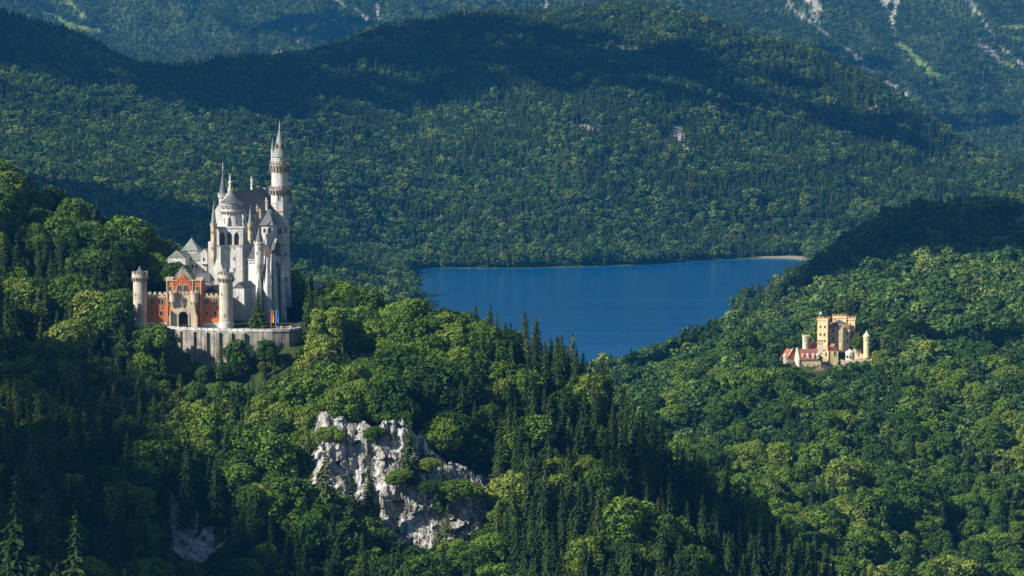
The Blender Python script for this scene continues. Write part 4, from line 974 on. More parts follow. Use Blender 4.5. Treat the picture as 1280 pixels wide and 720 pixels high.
for t in (.3, .6): win(sq, OG, st, 0, 312, 0.6, 1.3, 'flat', side='right', t=t)
for t in (.5,): win(sq, OG, st, 0, 345, 0.6, 1.3, 'flat', side='right', t=t)
# left annex and stair turret of the square tower
an = blk(260.5, 273, 302, 372, 1374, 7, -9); ma = B(); box(ma, an); ma.frust(an['cx'] + 1.0, an['cy'] - 1, Z(410, 1374), Z(335, 1374), 9.5, 9.5, an['w'], an['d'], rot=an['rot']); an_o = ma.build('annex', M['white'], sq)
def turret(parent, px, D, r_px, py_b, py_t, py_apex, m, mr, corb=8, crenel=True, fin=3.0, n=16, wins=()):
    cx, cy_ = X(px, D), D; z = lambda q: Z(q, D); s = F / D; r = r_px / s; t = B()
    prof = [(0.15, z(py_b + corb)), (r * .7, z(py_b + corb * .4)), (r, z(py_b))] if corb else [(r * 1.05, z(py_b))]
    t.lathe(cx, cy_, prof + [(r, z(py_t + 3)), (r * 1.2, z(py_t + 1.5)), (r * 1.2, z(py_t))], n)
    if crenel: t.crenel_ring(cx, cy_, r * 1.2, z(py_t), 0.7, 8, 0.3)
    o = t.build('turret', m, parent)
    c = B(); c.lathe(cx, cy_, [(r * 1.02, z(py_t)), (r * .95, z(py_t - 1.5)), (r * .45, z(py_t + (py_apex - py_t) * .55)), (0.05, z(py_apex))], n)
    if fin: finial(c, cx, cy_, z(py_apex) - 0.2, fin, 0.13)
    c.build('cone_roof', mr, parent)
    for ang, q in wins: winr(parent, OG, cx, cy_, r, ang, z(q), 0.42, 1.2, 'round', m)
    return o
turret(sq, 267.6, 1369, 3.7, 322, 281, 254, M['sand'], M['copper'], 10, True, 2.5, 8, ((-30, 292), (-30, 312), (25, 300)))
# ---- rear north tower with the tall cone, and the slender banded chimney beside it
turret(castle, 279.5, 1432, 6.2, 300, 243.5, 214, M['white'], M['slate'], 0, True, 4.6, 20, ((-20, 253), (10, 262))) if False else None
nt_cx, nt_cy = X(279.5, 1432), 1432; sN = F / 1432; z = lambda q: Z(q, 1432)
nt_ = B(); nt_.lathe(nt_cx, nt_cy, [(5.4 / sN, z(330)), (5.2 / sN, z(249)), (6.6 / sN, z(246)), (6.6 / sN, z(244))], 24); nt_.crenel_ring(nt_cx, nt_cy, 6.6 / sN, z(244), 1.0, 12, 0.4)
nto = nt_.build('north_tower', M['white'], castle)
nc_ = B(); nc_.lathe(nt_cx, nt_cy, [(5.0 / sN, z(244)), (4.7 / sN, z(240)), (2.6 / sN, z(228)), (0.06, z(212.5))], 20); nc_.build('cone_roof', M['slate'], nto)
fn = B(); finial(fn, nt_cx, nt_cy, z(213), 4.4, 0.32); fn.build('finial', M['metal'], nto)
for ang, q in ((-25, 255), (5, 262), (-25, 275)): winr(nto, OG, nt_cx, nt_cy, 5.3 / sN, ang, z(q), 0.6, 1.5)
# ---- the long palace
D2 = 1388; pal = blk(266, 309, 268, 424, D2, 46, -15); pw = B(); box(pw, pal)
rise = Z(239.5, D2) - pal['z1']
for e in (0, pal['d'] - 0.9): pw.plate(pal, [(-pal['w']/2 - .4, pal['z1'] - .1), (pal['w']/2 + .4, pal['z1'] - .1), (0, pal['z1'] + rise + 0.5)], e, 0.9)
pal_o = pw.build('palace', M['white'], castle)
pr = B(); pr.roof(sub(pal, d=pal['d'] - 1.9), pal['z1'], rise, 0.25, 'd'); pr.build('roof', M['slate'], pal_o)
c_, n_s = math.cos(pal['rot']), math.sin(pal['rot'])
def pl(a, e): return (pal['cx'] + a * c_ - e * n_s, pal['cy'] + a * n_s + e * c_)
# cornice strings on the flank
cs = B()
for q in (283, 322): box(cs, sub(pal, z0=Z(q, D2), z1=Z(q - 1.3, D2)), grow=0.28)
cs.build('cornice', M['wing'], pal_o)
hw = pal['w']/2
for e in np.linspace(-18, 20, 9):            # flank windows in rows
    for q, w, h in ((276, 1.1, 2.4), (296, 1.1, 2.6), (312, 1.1, 2.4), (330, 0.8, 1.8), (345, 0.7, 1.6), (362, .6, 1.4)):
        win(pal_o, OG, pal, 0, q, w, h, 'round', M['white'], 'right', q < 320, t=(e + 23) / 46)
# ridge figures
def figure(px, py_b, py_t, D, name='statue'):
    cx, cy_ = X(px, D), D; z = lambda q: Z(q, D); h = z(py_t) - z(py_b); f = B(); b = z(py_b)
    f.frust(cx, cy_, b - 1.2, b + h * .12, 1.1, 1.1, 0.8, 0.8)
    f.lathe(cx, cy_, [(0.28, b + h * .12), (0.36, b + h * .3), (0.26, b + h * .5), (0.42, b + h * .66), (0.4, b + h * .76), (0.13, b + h * .82), (0.24, b + h * .88), (0.2, b + h * .96), (0.04, b + h)], 10)
    f.frust(cx + 0.45, cy_, b + h * .45, b + h * .8, 0.16, 0.16, 0.2, 0.2, 0.3); f.frust(cx + 0.62, cy_ - .1, b + h * .2, b + h * 1.05, 0.07, 0.07)
    f.build(name, M['statue'], pal_o)
figure(315, 236, 221.5, 1426)
# banded chimney stack left of the ridge
ch = B(); D_ = 1400; cx, cy_ = X(288.5, D_), D_; zz = lambda q: Z(q, D_)
ch.lathe(cx, cy_, [(0.75, zz(262)), (0.7, zz(240)), (1.0, zz(239)), (1.0, zz(237)), (0.55, zz(236)), (0.5, zz(230)), (0.75, zz(229)), (0.75, zz(227.5)), (0.35, zz(226)), (0.3, zz(222)), (0.05, zz(217))], 10)
for k in range(4): ch.lathe(cx + 0.9 * math.cos(k * 1.57), cy_ + 0.9 * math.sin(k * 1.57), [(0.2, zz(248)), (0.2, zz(236)), (0.02, zz(232))], 6)
ch.build('chimney', M['pale'], pal_o)
# projecting bays, gables, turrets and chimneys along the flank
def bay(px0, px1, pt, pb_, D, dep, rot, m, roofk, rise_px, mr, over=0.25, name='bay'):
    b = blk(px0, px1, pt, pb_, D, dep, rot); q = B(); box(q, b)
    if roofk == 'gable': q.plate(b, [(-b['w']/2, b['z1']), (b['w']/2, b['z1']), (0, b['z1'] + rise_px * D / F)], 0, 0.6)
    o = q.build(name, m, pal_o); rr = B(); rs = rise_px * D / F
    if roofk == 'gable': rr.roof(b, b['z1'], rs - 0.3, over, 'd')
    elif roofk == 'pyr': rr.roof(b, b['z1'], rs, over, 'w', b['w']/2 + over - 0.02)
    elif roofk == 'hip': rr.roof(b, b['z1'], rs, over, 'w', min(b['d'], b['w']) * 0.4)
    elif roofk == 'lean':
        rr.plate(b, [(-b['w']/2 - .2, b['z1']), (b['w']/2 + .2, b['z1']), (b['w']/2 + .2, b['z1'] + rs * 0.12), (-b['w']/2 - .2, b['z1'] + rs * .12)], -0.3, dep + .3)
    rr.build('roof', mr, pal_o); return b
b0 = bay(299, 312, 276, 300, 1386, 8, -10, M['white'], 'gable', 16, M['slate'])
for px, q in ((305.5, 271.5), (303.5, 281), (308, 281)): win(pal_o, OG, b0, px, q, 0.7, 1.3)
b1 = bay(310.5, 321.5, 324, 414, 1367, 10, -8, M['white'], 'hip', 17, M['slate'])
for px, q in ((313.5, 331), (313.5, 352), (318.5, 331)): win(pal_o, OG, b1, px, q, 0.8, 1.9)
bs = B(); box(bs, sub(b1, z0=Z(334.5, 1366), z1=Z(333.8, 1366)), grow=0.2); box(bs, sub(b1, z0=Z(325, 1366), z1=Z(324, 1366)), grow=0.3); bs.build('cornice', M['wing'], pal_o)
b2 = bay(320, 333.5, 331, 414, 1360, 9, 26, M['white'], 'none', 2, M['slate'])
b3 = bay(332, 341, 320, 414, 1362, 9, 28, M['white'], 'hip', 14, M['brownroof'])
b4 = bay(327, 341, 281.5, 330, 1373, 6.5, -12, M['white'], 'pyr', 20, M['slate'], 0.7)
for px in (331, 337): win(pal_o, OG, b4, px, 288, 0.9, 1.8)
b5 = bay(341, 350.5, 320, 414, 1368, 8, 28, M['white'], 'gable', 22, M['slate'])
win(pal_o, OG, b5, 346, 330, 0.8, 2.0)
for b, lst in ((b2, ((324, 350), (329, 350), (324, 370), (329, 340), (324, 388))), (b3, ((336, 332), (336, 350), (336, 368), (336, 386))), (b5, ((346, 352), (346, 374)))):
    for px, q in lst: win(pal_o, OG, b, px, q, 0.6, 1.5)
# battered buttress piers running down the shaded flank
bp = B()
for px, D, pt in ((321.5, 1357, 335), (333.5, 1354, 322), (341, 1358, 318), (350.5, 1364, 330)):
    x = X(px, D); z0, z1 = Z(416, D), Z(pt, D); bp.frust(x, D + 3.2, z0, z1, 3.0, 8.5, 1.1, 3.0, R(24))
bp.build('buttress', M['wing'], pal_o)
turret(pal_o, 313.4, 1368, 3.2, 300, 281, 258, M['sand'], M['copper'], 5, True, 1.6, 8, ((-20, 287), (10, 296)))
turret(pal_o, 324.4, 1357, 5.6, 330, 303.5, 282, M['white'], M['slate'], 22, True, 1.4, 18, ((0, 312), (-30, 318)))
for px, pt, D in ((322, 258, 1392), (325.5, 262, 1390), (333.5, 249, 1404), (338.5, 264, 1404)):
    c = B(); x = X(px, D); c.frust(x, D, Z(300, D), Z(pt + 2.5, D), 1.0, 1.0, 0.9, 0.9); c.frust(x, D, Z(pt + 2.5, D), Z(pt + 1.5, D), 1.3, 1.3); c.lathe(x, D, [(0.3, Z(pt + 1.5, D)), (0.22, Z(pt - 2, D))], 8)
    c.build('chimney', M['sand' if D < 1395 else 'pale'], pal_o)
lo = blk(291, 305.5, 360, 413, 1343, 14, -16); lw = B(); box(lw, lo); lw_o = lw.build('lower_range', M['wing'], castle); lr = B(); lr.roof(lo, lo['z1'], 2.4, 0.2, 'd'); lr.build('roof', M['slate'], lw_o)
win(lw_o, OG, lo, 297, 372, .6, 1.3); 
# ---- tall stair tower
D3 = 1418; s3 = F / D3; tx, ty = X(350.5, D3), D3; z = lambda q: Z(q, D3); q8 = math.pi / 8
tt = B(); tt.lathe(tx, ty, [(17 / s3, z(384)), (15.5 / s3, z(376)), (13.2 / s3, z(340)), (12.2 / s3, z(306)), (11.8 / s3, z(262)), (11.6 / s3, z(243))], 8, q8)
tt.lathe(tx, ty, [(10.6 / s3, z(236)), (10.4 / s3, z(212))], 32)
tt.lathe(tx, ty, [(8.9 / s3, z(204)), (8.7 / s3, z(196))], 28)
tw = tt.build('stair_tower', M['white'], castle, 'tallest white tower with two balconies and a green pointed roof')
def balcony(rin, rout, qb, qt, rail):
    a = B(); a.lathe(tx, ty, [(rin / s3, z(qb)), ((rin + .7) / s3, z(qb - (qb - qt) * .3)), (rout / s3, z(qt + rail + .8)), (rout / s3, z(qt + rail))], 28); a.build('balcony', M['sand'], tw)
    k = B(); k.corbel_ring(tx, ty, rin / s3, (rout + .1) / s3, z(qb - 1), z(qt + rail + .6), 20)
    for r in (rout + 0.15,): 
        k.lathe(tx, ty, [(r / s3, z(qt + rail)), (r / s3, z(qt + rail) + 0.25)], 28); k.crenel_ring(tx, ty, r / s3, z(qt + rail) + .25, z(qt) - z(qt + rail) - 0.45, 26, 0.25, 0.5)
        for j in range(28):
            a_ = 2 * math.pi * (j + .5) / 28; k.frust(tx + r / s3 * math.cos(a_), ty + r / s3 * math.sin(a_), z(qt) - 0.22, z(qt), 0.34, 2 * math.pi * r / s3 / 28 * 1.04, rot=a_)
    k.build('balustrade', M['rubble'], tw)
balcony(11.4, 13.6, 244, 232.5, 4); balcony(10.4, 12.4, 216, 201.5, 4.5)
sp = B(); sp.lathe(tx, ty, [(9.9 / s3, z(196.5)), (9.3 / s3, z(194)), (6.8 / s3, z(186)), (5.4 / s3, z(180)), (3.0 / s3, z(170)), (0.06, z(158))], 28); sp.build('spire_roof', M['copper'], tw)
fn = B(); finial(fn, tx, ty, z(160), 3.7, 0.3); fn.build('finial', M['metal'], tw)
c3 = B(); c3.lathe(tx - 9.0 / s3, ty, [(2.0 / s3, z(203)), (2.0 / s3, z(188))], 12); c3.build('turret', M['white'], tw); c3 = B(); c3.lathe(tx - 9.0 / s3, ty, [(2.4 / s3, z(188.3)), (1.0 / s3, z(181)), (.04, z(172))], 12); c3.build('cone_roof', M['copper'], tw)
dm = B()
for ang in (-35, 25): a_ = R(ang); dm.frust(tx + 5.6 / s3 * math.sin(a_), ty - 5.6 / s3 * math.cos(a_), z(185), z(181.5), 0.9, 1.4, 0.9, 1.4, a_); dm.frust(tx + 5.6 / s3 * math.sin(a_), ty - 5.6 / s3 * math.cos(a_), z(181.5), z(179), 1.1, 1.6, 0.1, 1.6, a_)
dm.build('dormer', M['brownroof'], tw)
for ang in (-60, -25, 10, 45): winr(tw, OG, tx, ty, 8.8 / s3, ang, z(201.5), 0.6, 1.1)
ring3 = B(); ring3.lathe(tx, ty, [(12.6 / s3, z(264)), (12.6 / s3, z(263))], 8, q8); ring3.lathe(tx, ty, [(13.3 / s3, z(306.5)), (13.3 / s3, z(305.3))], 8, q8); ring3.build('cornice', M['sand'], tw)
def fw(px, q, w, h, double=False):
    # window on the octagon: nearest face towards px
    a = math.asin(max(-.99, min(.99, (px - 350.5) / 11.5))); k = round(a / (math.pi/4)); fa = k * math.pi/4; r = (11.7 + max(0, q - 262) * 0.013 + max(0, q - 306) * .022) / s3 * math.cos(q8)
    off = (px - 350.5 - r * s3 * math.sin(fa)) / s3
    link('window', win_mesh(w, h, 'round', M['white'], M['glass'], double), tw, (tx + (r + .02) * math.sin(fa) + off * math.cos(fa) - OG[0], ty - (r + .02) * math.cos(fa) + off * math.sin(fa) - OG[1], z(q) - OG[2]), fa)
for px, q, w, h, d in ((349.5, 250, .7, 2.0, False), (351, 292, 1.3, 2.8, True), (357.5, 291, 1.5, 3.0, True), (350, 309, .9, 1.9, False), (358, 320, 1, 2, False), (350, 338, .9, 1.9, False), (358, 352, 1.2, 2.3, False), (350, 365, .9, 1.8, False), (343.5, 330, .7, 1.6, False)): fw(px, q, w, h, d)
# ------------------------------------------------------------------ retaining wall and terrace
ZT = Z(409.3, 1333)
plan = [(158, 1334), (170, 1329), (214, 1324), (226, 1319.5), (245, 1316), (275, 1312), (305, 1309), (340, 1308), (360, 1310), (376, 1318)]
pw_ = [(X(p, d), d) for p, d in plan]
OW = (X(290, 1311), 1311, ZT); mw = MB(OW); cw = MB(OW)
for i, ((x0, y0), (x1, y1)) in enumerate(zip(pw_[:-1], pw_[1:])):
    L = math.hypot(x1 - x0, y1 - y0); a = math.atan2(y1 - y0, x1 - x0); cxm, cym = (x0 + x1)/2, (y0 + y1)/2
    mw.frust(cxm, cym, ZT - 22, ZT + 0.5, L + 0.5, 2.6, L + 0.5, 1.0, a)
    k = max(1, int(L / 2.6))
    for j in range(k):
        t = (j + .5) / k; cw.frust(x0 + (x1 - x0) * t, y0 + (y1 - y0) * t, ZT + 0.5, ZT + 1.25, L / k * 0.86, 1.25, rot=a)
    cw.frust(cxm, cym, ZT + 0.15, ZT + 0.52, L + 0.4, 1.45, rot=a)
for px in (224.5, 241, 257, 272.5, 288, 304):
    D = np.interp(px, [p for p, d in plan], [d for p, d in plan]); x = X(px, D); mw.frust(x, D - 1.2, ZT - 22, ZT - 0.6, 1.5, 3.6, 1.15, 1.5, R(-6)); cw.frust(x, D - 1.1, ZT - 0.6, ZT - 0.2, 1.5, 1.9, rot=R(-6))
wall_o = mw.build('retaining_wall', M['rubble']); tag(wall_o, 'long grey rubble retaining wall with buttresses below the castle terrace', 'wall')
cw.build('coping', M['wing'], wall_o)
tm = MB((X(270, 1330), 1330, ZT)); poly = pw_ + [(X(376, 1348), 1348), (X(158, 1362), 1362)]
tm.add([(x, y, ZT + .12) for x, y in poly] + [(x, y, ZT - 1.5) for x, y in poly], [tuple(range(len(poly))), tuple(range(2 * len(poly) - 1, len(poly) - 1, -1))] + [(i, (i + 1) % len(poly), (i + 1) % len(poly) + len(poly), i + len(poly)) for i in range(len(poly))])
tag(tm.build('terrace', M['paving']), kind='structure')
M['grass'] = mat('mown_grass', (0.07, 0.11, 0.03), 0.95, spec=0.05)
lm = MB((X(268, 1328), 1328, ZT)); g0, g1 = X(250, 1322), X(298, 1322); lm.frust((g0 + g1)/2, 1321, ZT + .13, ZT + .3, g1 - g0, 6.0, rot=R(-6)); tag(lm.build('lawn', M['grass']), kind='structure')
# small left side wall piece and pavilion
# ------------------------------------------------------------------ people on the terrace
import bmesh
def person_mesh(name, top, legs, skin=(0.5, 0.33, 0.24), hair=(0.05, 0.035, 0.025), stride=0.12, arm=0.3):
    bm = bmesh.new(); lay = bm.verts.layers.skin.verify()
    J = {'pelvis': ((0, 0, .95), .15, .11), 'waist': ((0, 0, 1.12), .135, .10), 'chest': ((0, 0, 1.34), .17, .115), 'neck': ((0, 0, 1.49), .06, .06), 'head': ((0, -.01, 1.60), .085, .095), 'crown': ((0, -.005, 1.69), .075, .085)}
    for s, g in ((-1, 'l'), (1, 'r')):
        st_ = stride * s
        J.update({'hip' + g: ((.10 * s, 0, .88), .095, .095), 'knee' + g: ((.11 * s, st_ * .5 - .02, .49), .062, .062), 'ank' + g: ((.11 * s, st_, .09), .045, .045), 'toe' + g: ((.12 * s, st_ - .17, .035), .04, .035),
                  'sh' + g: ((.19 * s, 0, 1.42), .058, .058), 'elb' + g: ((.25 * s, -.02 - .02 * s * arm, 1.14), .042, .042), 'wr' + g: ((.24 * s, -.12 - arm * .2, .93), .03, .03), 'ha' + g: ((.24 * s, -.17 - arm * .2, .86), .035, .025)})
    E = [('pelvis', 'waist'), ('waist', 'chest'), ('chest', 'neck'), ('neck', 'head'), ('head', 'crown')]
    for g in 'lr': E += [('pelvis', 'hip' + g), ('hip' + g, 'knee' + g), ('knee' + g, 'ank' + g), ('ank' + g, 'toe' + g), ('chest', 'sh' + g), ('sh' + g, 'elb' + g), ('elb' + g, 'wr' + g), ('wr' + g, 'ha' + g)]
    vv = {}
    for k, (p, a, b) in J.items():
        v = bm.verts.new(p); v[lay].radius = (a, b); v[lay].use_root = (k == 'pelvis'); vv[k] = v
    for a, b in E: bm.edges.new((vv[a], vv[b]))
    me = bpy.data.meshes.new(name); bm.to_mesh(me); bm.free()
    t = bpy.data.objects.new('person', me); col.objects.link(t); t.modifiers.new('s', 'SKIN'); ss = t.modifiers.new('u', 'SUBSURF'); ss.levels = 1
    dg = bpy.context.evaluated_depsgraph_get(); out = bpy.data.meshes.new_from_object(t.evaluated_get(dg)); bpy.data.objects.remove(t)
    out.materials.clear()
    for nm, c in (('skin', skin), ('shirt', top), ('trousers', legs), ('hair', hair)): out.materials.append(mat(name + '_' + nm, c, 0.8))
    for p in out.polygons:
        c = p.center; z = c.z
        p.material_index = 3 if (z > 1.66 or (z > 1.54 and c.y > .02)) else 0 if z > 1.47 or (z < .92 and abs(c.x) > .2) else 1 if z > .98 else 2
        p.use_smooth = True
    return out
TOPS = [('red', (.5, .04, .03)), ('white', (.7, .7, .68)), ('blue', (.04, .1, .35)), ('black', (.02, .02, .022)), ('yellow', (.7, .5, .05)), ('pink', (.6, .2, .25)), ('green', (.05, .2, .07))]
LEGS = [('blue jeans', (.05, .08, .17)), ('dark trousers', (.03, .03, .035)), ('beige trousers', (.35, .28, .18))]
spots = [(342, 1312), (344.5, 1316), (347, 1311.5), (348.2, 1318), (350, 1313), (351.5, 1320), (353, 1312.5), (354.2, 1316.5), (356, 1313.5), (357, 1321), (358.5, 1316), (360, 1314), (361.4, 1319), (363, 1315.5), (364.6, 1321), (366, 1317), (367.5, 1319.5), (369.5, 1320), (345.8, 1321), (362.3, 1323),
         (223, 1323.5), (226.5, 1325), (232, 1324), (235.5, 1323), (238, 1325.5), (229.5, 1326.3)]
pm_cache = {}
for i, (px, D) in enumerate(spots):
    tn, tc = TOPS[(i * 3) % 7]; ln, lc = LEGS[(i * 2 + i // 7) % 3]; key = (tn, ln)
    if key not in pm_cache: pm_cache[key] = person_mesh('person_' + tn + '_' + ln.split()[0], tc, lc, stride=random.choice((.05, .12, .2)), arm=random.uniform(0, .8))
    x = X(px, D); o = link('person', pm_cache[key], None, (x, D, ZT + .13), random.uniform(-1.2, 1.2) + (math.pi if i % 3 == 0 else 0)); sc_p = random.uniform(.94, 1.06); o.scale = (sc_p,) * 3
    pos = ('before the arched gate, number %d from the left' % ([20, 21, 25, 22, 23, 24].index(i) + 1)) if i >= 20 else 'in the terrace crowd, %d%% across the photo' % round(px / 12.8) if False else ('in the terrace crowd, ' + ('at its left end' if px < 346 else 'left of middle' if px < 353 else 'near its middle' if px < 358 else 'right of middle' if px < 364 else 'at its right end'))
    tag(o, 'person in %s top and %s %s' % (tn, ln, pos), 'person', 'visitors in front of the castle')
# ------------------------------------------------------------------ two hanging flags by the flank
def flag(px, c1, c2, label, D=1316):
    x = X(px, D); e = empty('flag', (x, D, ZT + .13), label, 'flag', 'flags on the terrace'); p = MB((0, 0, 0)); p.lathe(0, 0, [(.09, 0), (.06, 8.4), (.11, 8.45), (.02, 8.7)], 8); p.build('pole', M['metal'], e)
    V = []; Fc = []; mi = []
    for i in range(13):
        for j in range(6): V.append((0.08 + j * .2 + .02 * math.sin(i), .16 * math.sin(j * 1.6 + i * .3), 8.2 - i * .42))
    for i in range(12):
        for j in range(5): Fc.append((i * 6 + j, i * 6 + j + 1, i * 6 + j + 7, i * 6 + j + 6)); mi.append(0 if j < 3 else 1)
    me = bpy.data.meshes.new('cloth'); me.from_pydata(V, [], Fc); me.materials.append(mat('flag_a', c1, .8)); me.materials.append(mat('flag_b', c2, .8)); me.polygons.foreach_set('material_index', mi); me.update()
    o = link('cloth', me, e); sd = o.modifiers.new('t', 'SOLIDIFY'); sd.thickness = .03
flag(338.6, (.55, .05, .03), (.75, .5, .05), 'red and yellow flag hanging beside the shaded castle wall'); flag(344.5, (.02, .12, .45), (.05, .2, .55), 'blue flag hanging right of the red and yellow one')
# ------------------------------------------------------------------ small house on the hilltop
OH = at(461, 446, 1318); hs = empty('house', OH, 'small house with a grey roof half hidden in trees on the hilltop', 'house'); hb = blk(450, 475, 441, 456, 1318, 8, 14)
m_ = MB(OH); box(m_, hb); m_.plate(sub(hb), [(-hb['w']/2, hb['z1']), (hb['w']/2, hb['z1']), (0, hb['z1'] + .1)], 0, .3); m_.build('wall', M['pale'], hs)
m_ = MB(OH); m_.roof(hb, hb['z1'], 3.1, .6, 'w', 1.5); rfo = m_.build('roof', mat('grey_shingle', (.22, .22, .22), .8, build=roofm((.16, .16, .165), (.30, .30, .30))), hs)
m_ = MB(OH); m_.frust(hb['cx'] - 2.6, hb['cy'], hb['z1'] + 1, hb['z1'] + 4.3, .8, .8); m_.build('chimney', M['brick'], rfo)
win(hs, OH, hb, 456, 446.5, .8, 1.2, 'flat'); win(hs, OH, hb, 466, 446.5, .8, 1.2, 'flat')
OP = at(442, 449, 1312); um = empty('parasol', (OP[0], OP[1], OP[2] - 1.2), 'pale blue parasol left of the small grey roofed house', 'parasol')
m_ = MB((0, 0, 0)); m_.lathe(0, 0, [(1.75, 2.2), (1.7, 2.3), (.05, 3.0)], 10); m_.build('canopy', mat('blue_canvas', (.3, .5, .75), .8), um); m_ = MB((0, 0, 0)); m_.lathe(0, 0, [(.05, -1), (.04, 3.1)], 6); m_.build('pole', M['metal'], um)

# ================================================================== THE YELLOW CASTLE
DH = 2000; OY = at(1040, 455, DH); yc = empty('castle', OY, 'small yellow castle with battlemented towers and red roofed wings on its own wooded hill', 'castle')
def Y(): return MB(OY)
def yblk(*a): return blk(*a)
def ytower(name, b, m, top='crenel', wins=(), mr=None, label=None, cop=True):
    q = Y(); box(q, b); q.frust(b['cx'], b['cy'], b['z1'] - 1.4, b['z1'] - .5, b['w'], b['d'], b['w'] + .7, b['d'] + .7, b['rot']); box(q, b, b['z1'] - .5, b['z1'] + .3, .35); o = q.build(name, m, yc, label)
    if top == 'crenel': c = Y(); c.crenel_box(b, b['z1'] + .3, 1.0, 1.0, .8, .5, .35); c.build('battlement', M['orange'], o)
    for px, py, w, h in wins: win(o, OY, b, px, py, w, h, 'round' if h > 1.6 else 'flat', m)
    return o
k1 = yblk(1022, 1034.5, 399, 440, 2000, 8, -14); o = ytower('corner_tower', k1, M['cream'], wins=((1025.5, 408.5, .9, 1.4), (1031, 408.5, .9, 1.4), (1025.5, 418, .9, 1.6), (1030.5, 418, .9, 2.0), (1025.5, 426, .8, 1.4), (1031, 426, .8, 1.4)))
for t in (.3, .7):
    for q in (409, 418): win(o, OY, k1, 0, q, .8, 1.5, 'flat', M['cream'], 'right', t=t)
k2 = yblk(1036, 1062, 407, 440, 2006, 14, -6); q = Y(); box(q, k2); keep_o = q.build('keep', M['cream'], yc)
r_ = Y(); r_.roof(k2, k2['z1'], 3.4, -.6, 'w', 6); r_.build('roof', M['slate'], keep_o)
c = Y(); box(c, k2, k2['z1'] - .2, k2['z1'] + .3, .4); c.crenel_box(k2, k2['z1'] + .3, .8, .8, .8, .4, .4); c.build('battlement', M['orange'], keep_o)
c = Y()
for i in range(15): a = (-.5 + (i + .5) / 15) * k2['w']; c.plate(k2, [(a - .16, k2['z1'] - 1.9), (a + .16, k2['z1'] - 1.9), (a + .3, k2['z1'] - .2), (a - .3, k2['z1'] - .2)], -.42, .4)
c.build('corbel_table', M['orange'], keep_o)
bayb = dict(k2); bx0 = X(1051, 2001); bay_m = Y(); bay_m.lathe(bx0, 2005.6, [(3.6, Z(440, 2005)), (3.6, Z(409, 2005))], 8, q8); bay_o = bay_m.build('bay', M['cream'], keep_o)
for px, py, w, h in ((1041.5, 413.5, .9, 1.5), (1041.5, 423.5, .9, 2.0), (1046, 434, .8, 1.2), (1059.5, 417, .9, 1.8), (1059.5, 427, .9, 1.8), (1041.5, 431.5, .9, 1.5)): win(keep_o, OY, k2, px, py, w, h, 'round', M['pale'])
for px, py in ((1049.2, 416.5), (1052.8, 416.5), (1049.2, 424.5), (1052.8, 424.5)): win(keep_o, OY, dict(k2, cx=bx0, cy=2005.6, w=7.2, d=3.55 * 2 * math.cos(q8) , rot=0, px0=1043.8, px1=1058.2), px, py, 1.0, 2.6, 'flat', M['pale'], double=True)
k3 = yblk(1060.5, 1069, 398.5, 440, 2014, 8, -8); o = ytower('corner_tower', k3, M['cream'], wins=((1063, 408, .7, 1.4), (1065.5, 416.5, .8, 2.0), (1065.5, 425.5, .8, 2.0), (1064.8, 433, 1.0, 2.2)))
k4 = yblk(1041, 1058, 396, 415, 2021, 6, -6); ytower('rear_tower', k4, M['cream'], wins=((1044, 398.8, .9, 1.2),))
# front red roofed wing
k5 = yblk(1000, 1027, 450, 476, 1986, 9, 10); q = Y(); box(q, k5)
gw = dict(k5); q.build('wing', M['cream'], yc); wing_o = bpy.data.objects[-1] if False else [o for o in yc.children if o.name.startswith('wing')][0]
r_ = Y(); r_.roof(k5, k5['z1'], 6.4, .35, 'w'); r_.build('roof', M['redroof'], wing_o)
g_ = Y(); lft = dict(k5); lft.update(rot=k5['rot'] - math.pi/2, w=k5['d'], d=k5['w']); 
g_.plate(lft, [(-lft['w']/2 - .5, k5['z0']), (lft['w']/2 + .5, k5['z0']), (lft['w']/2 + .5, k5['z1'] + .3), (0, k5['z1'] + 7.4), (-lft['w']/2 - .5, k5['z1'] + .3)], -.9, .9); g_.build('gable', M['pale'], wing_o)
for px in (1004, 1009.5, 1018, 1023): win(wing_o, OY, k5, px, 457.5, .9, 1.7, 'flat', M['pale'])
for i, px in enumerate((1004, 1010.5, 1017.5, 1023)):   # dormers
    dq = Y(); xx = X(px, 1986); dq.frust(xx, 1988.6 , Z(449, 1986), Z(444, 1986), 1.3, 2.6, rot=k5['rot']); dq.roof(dict(cx=xx, cy=1988.6, w=1.3, d=2.6, rot=k5['rot']), Z(444, 1986), .9, .1, 'd'); dq.build('dormer', M['pale'], wing_o)
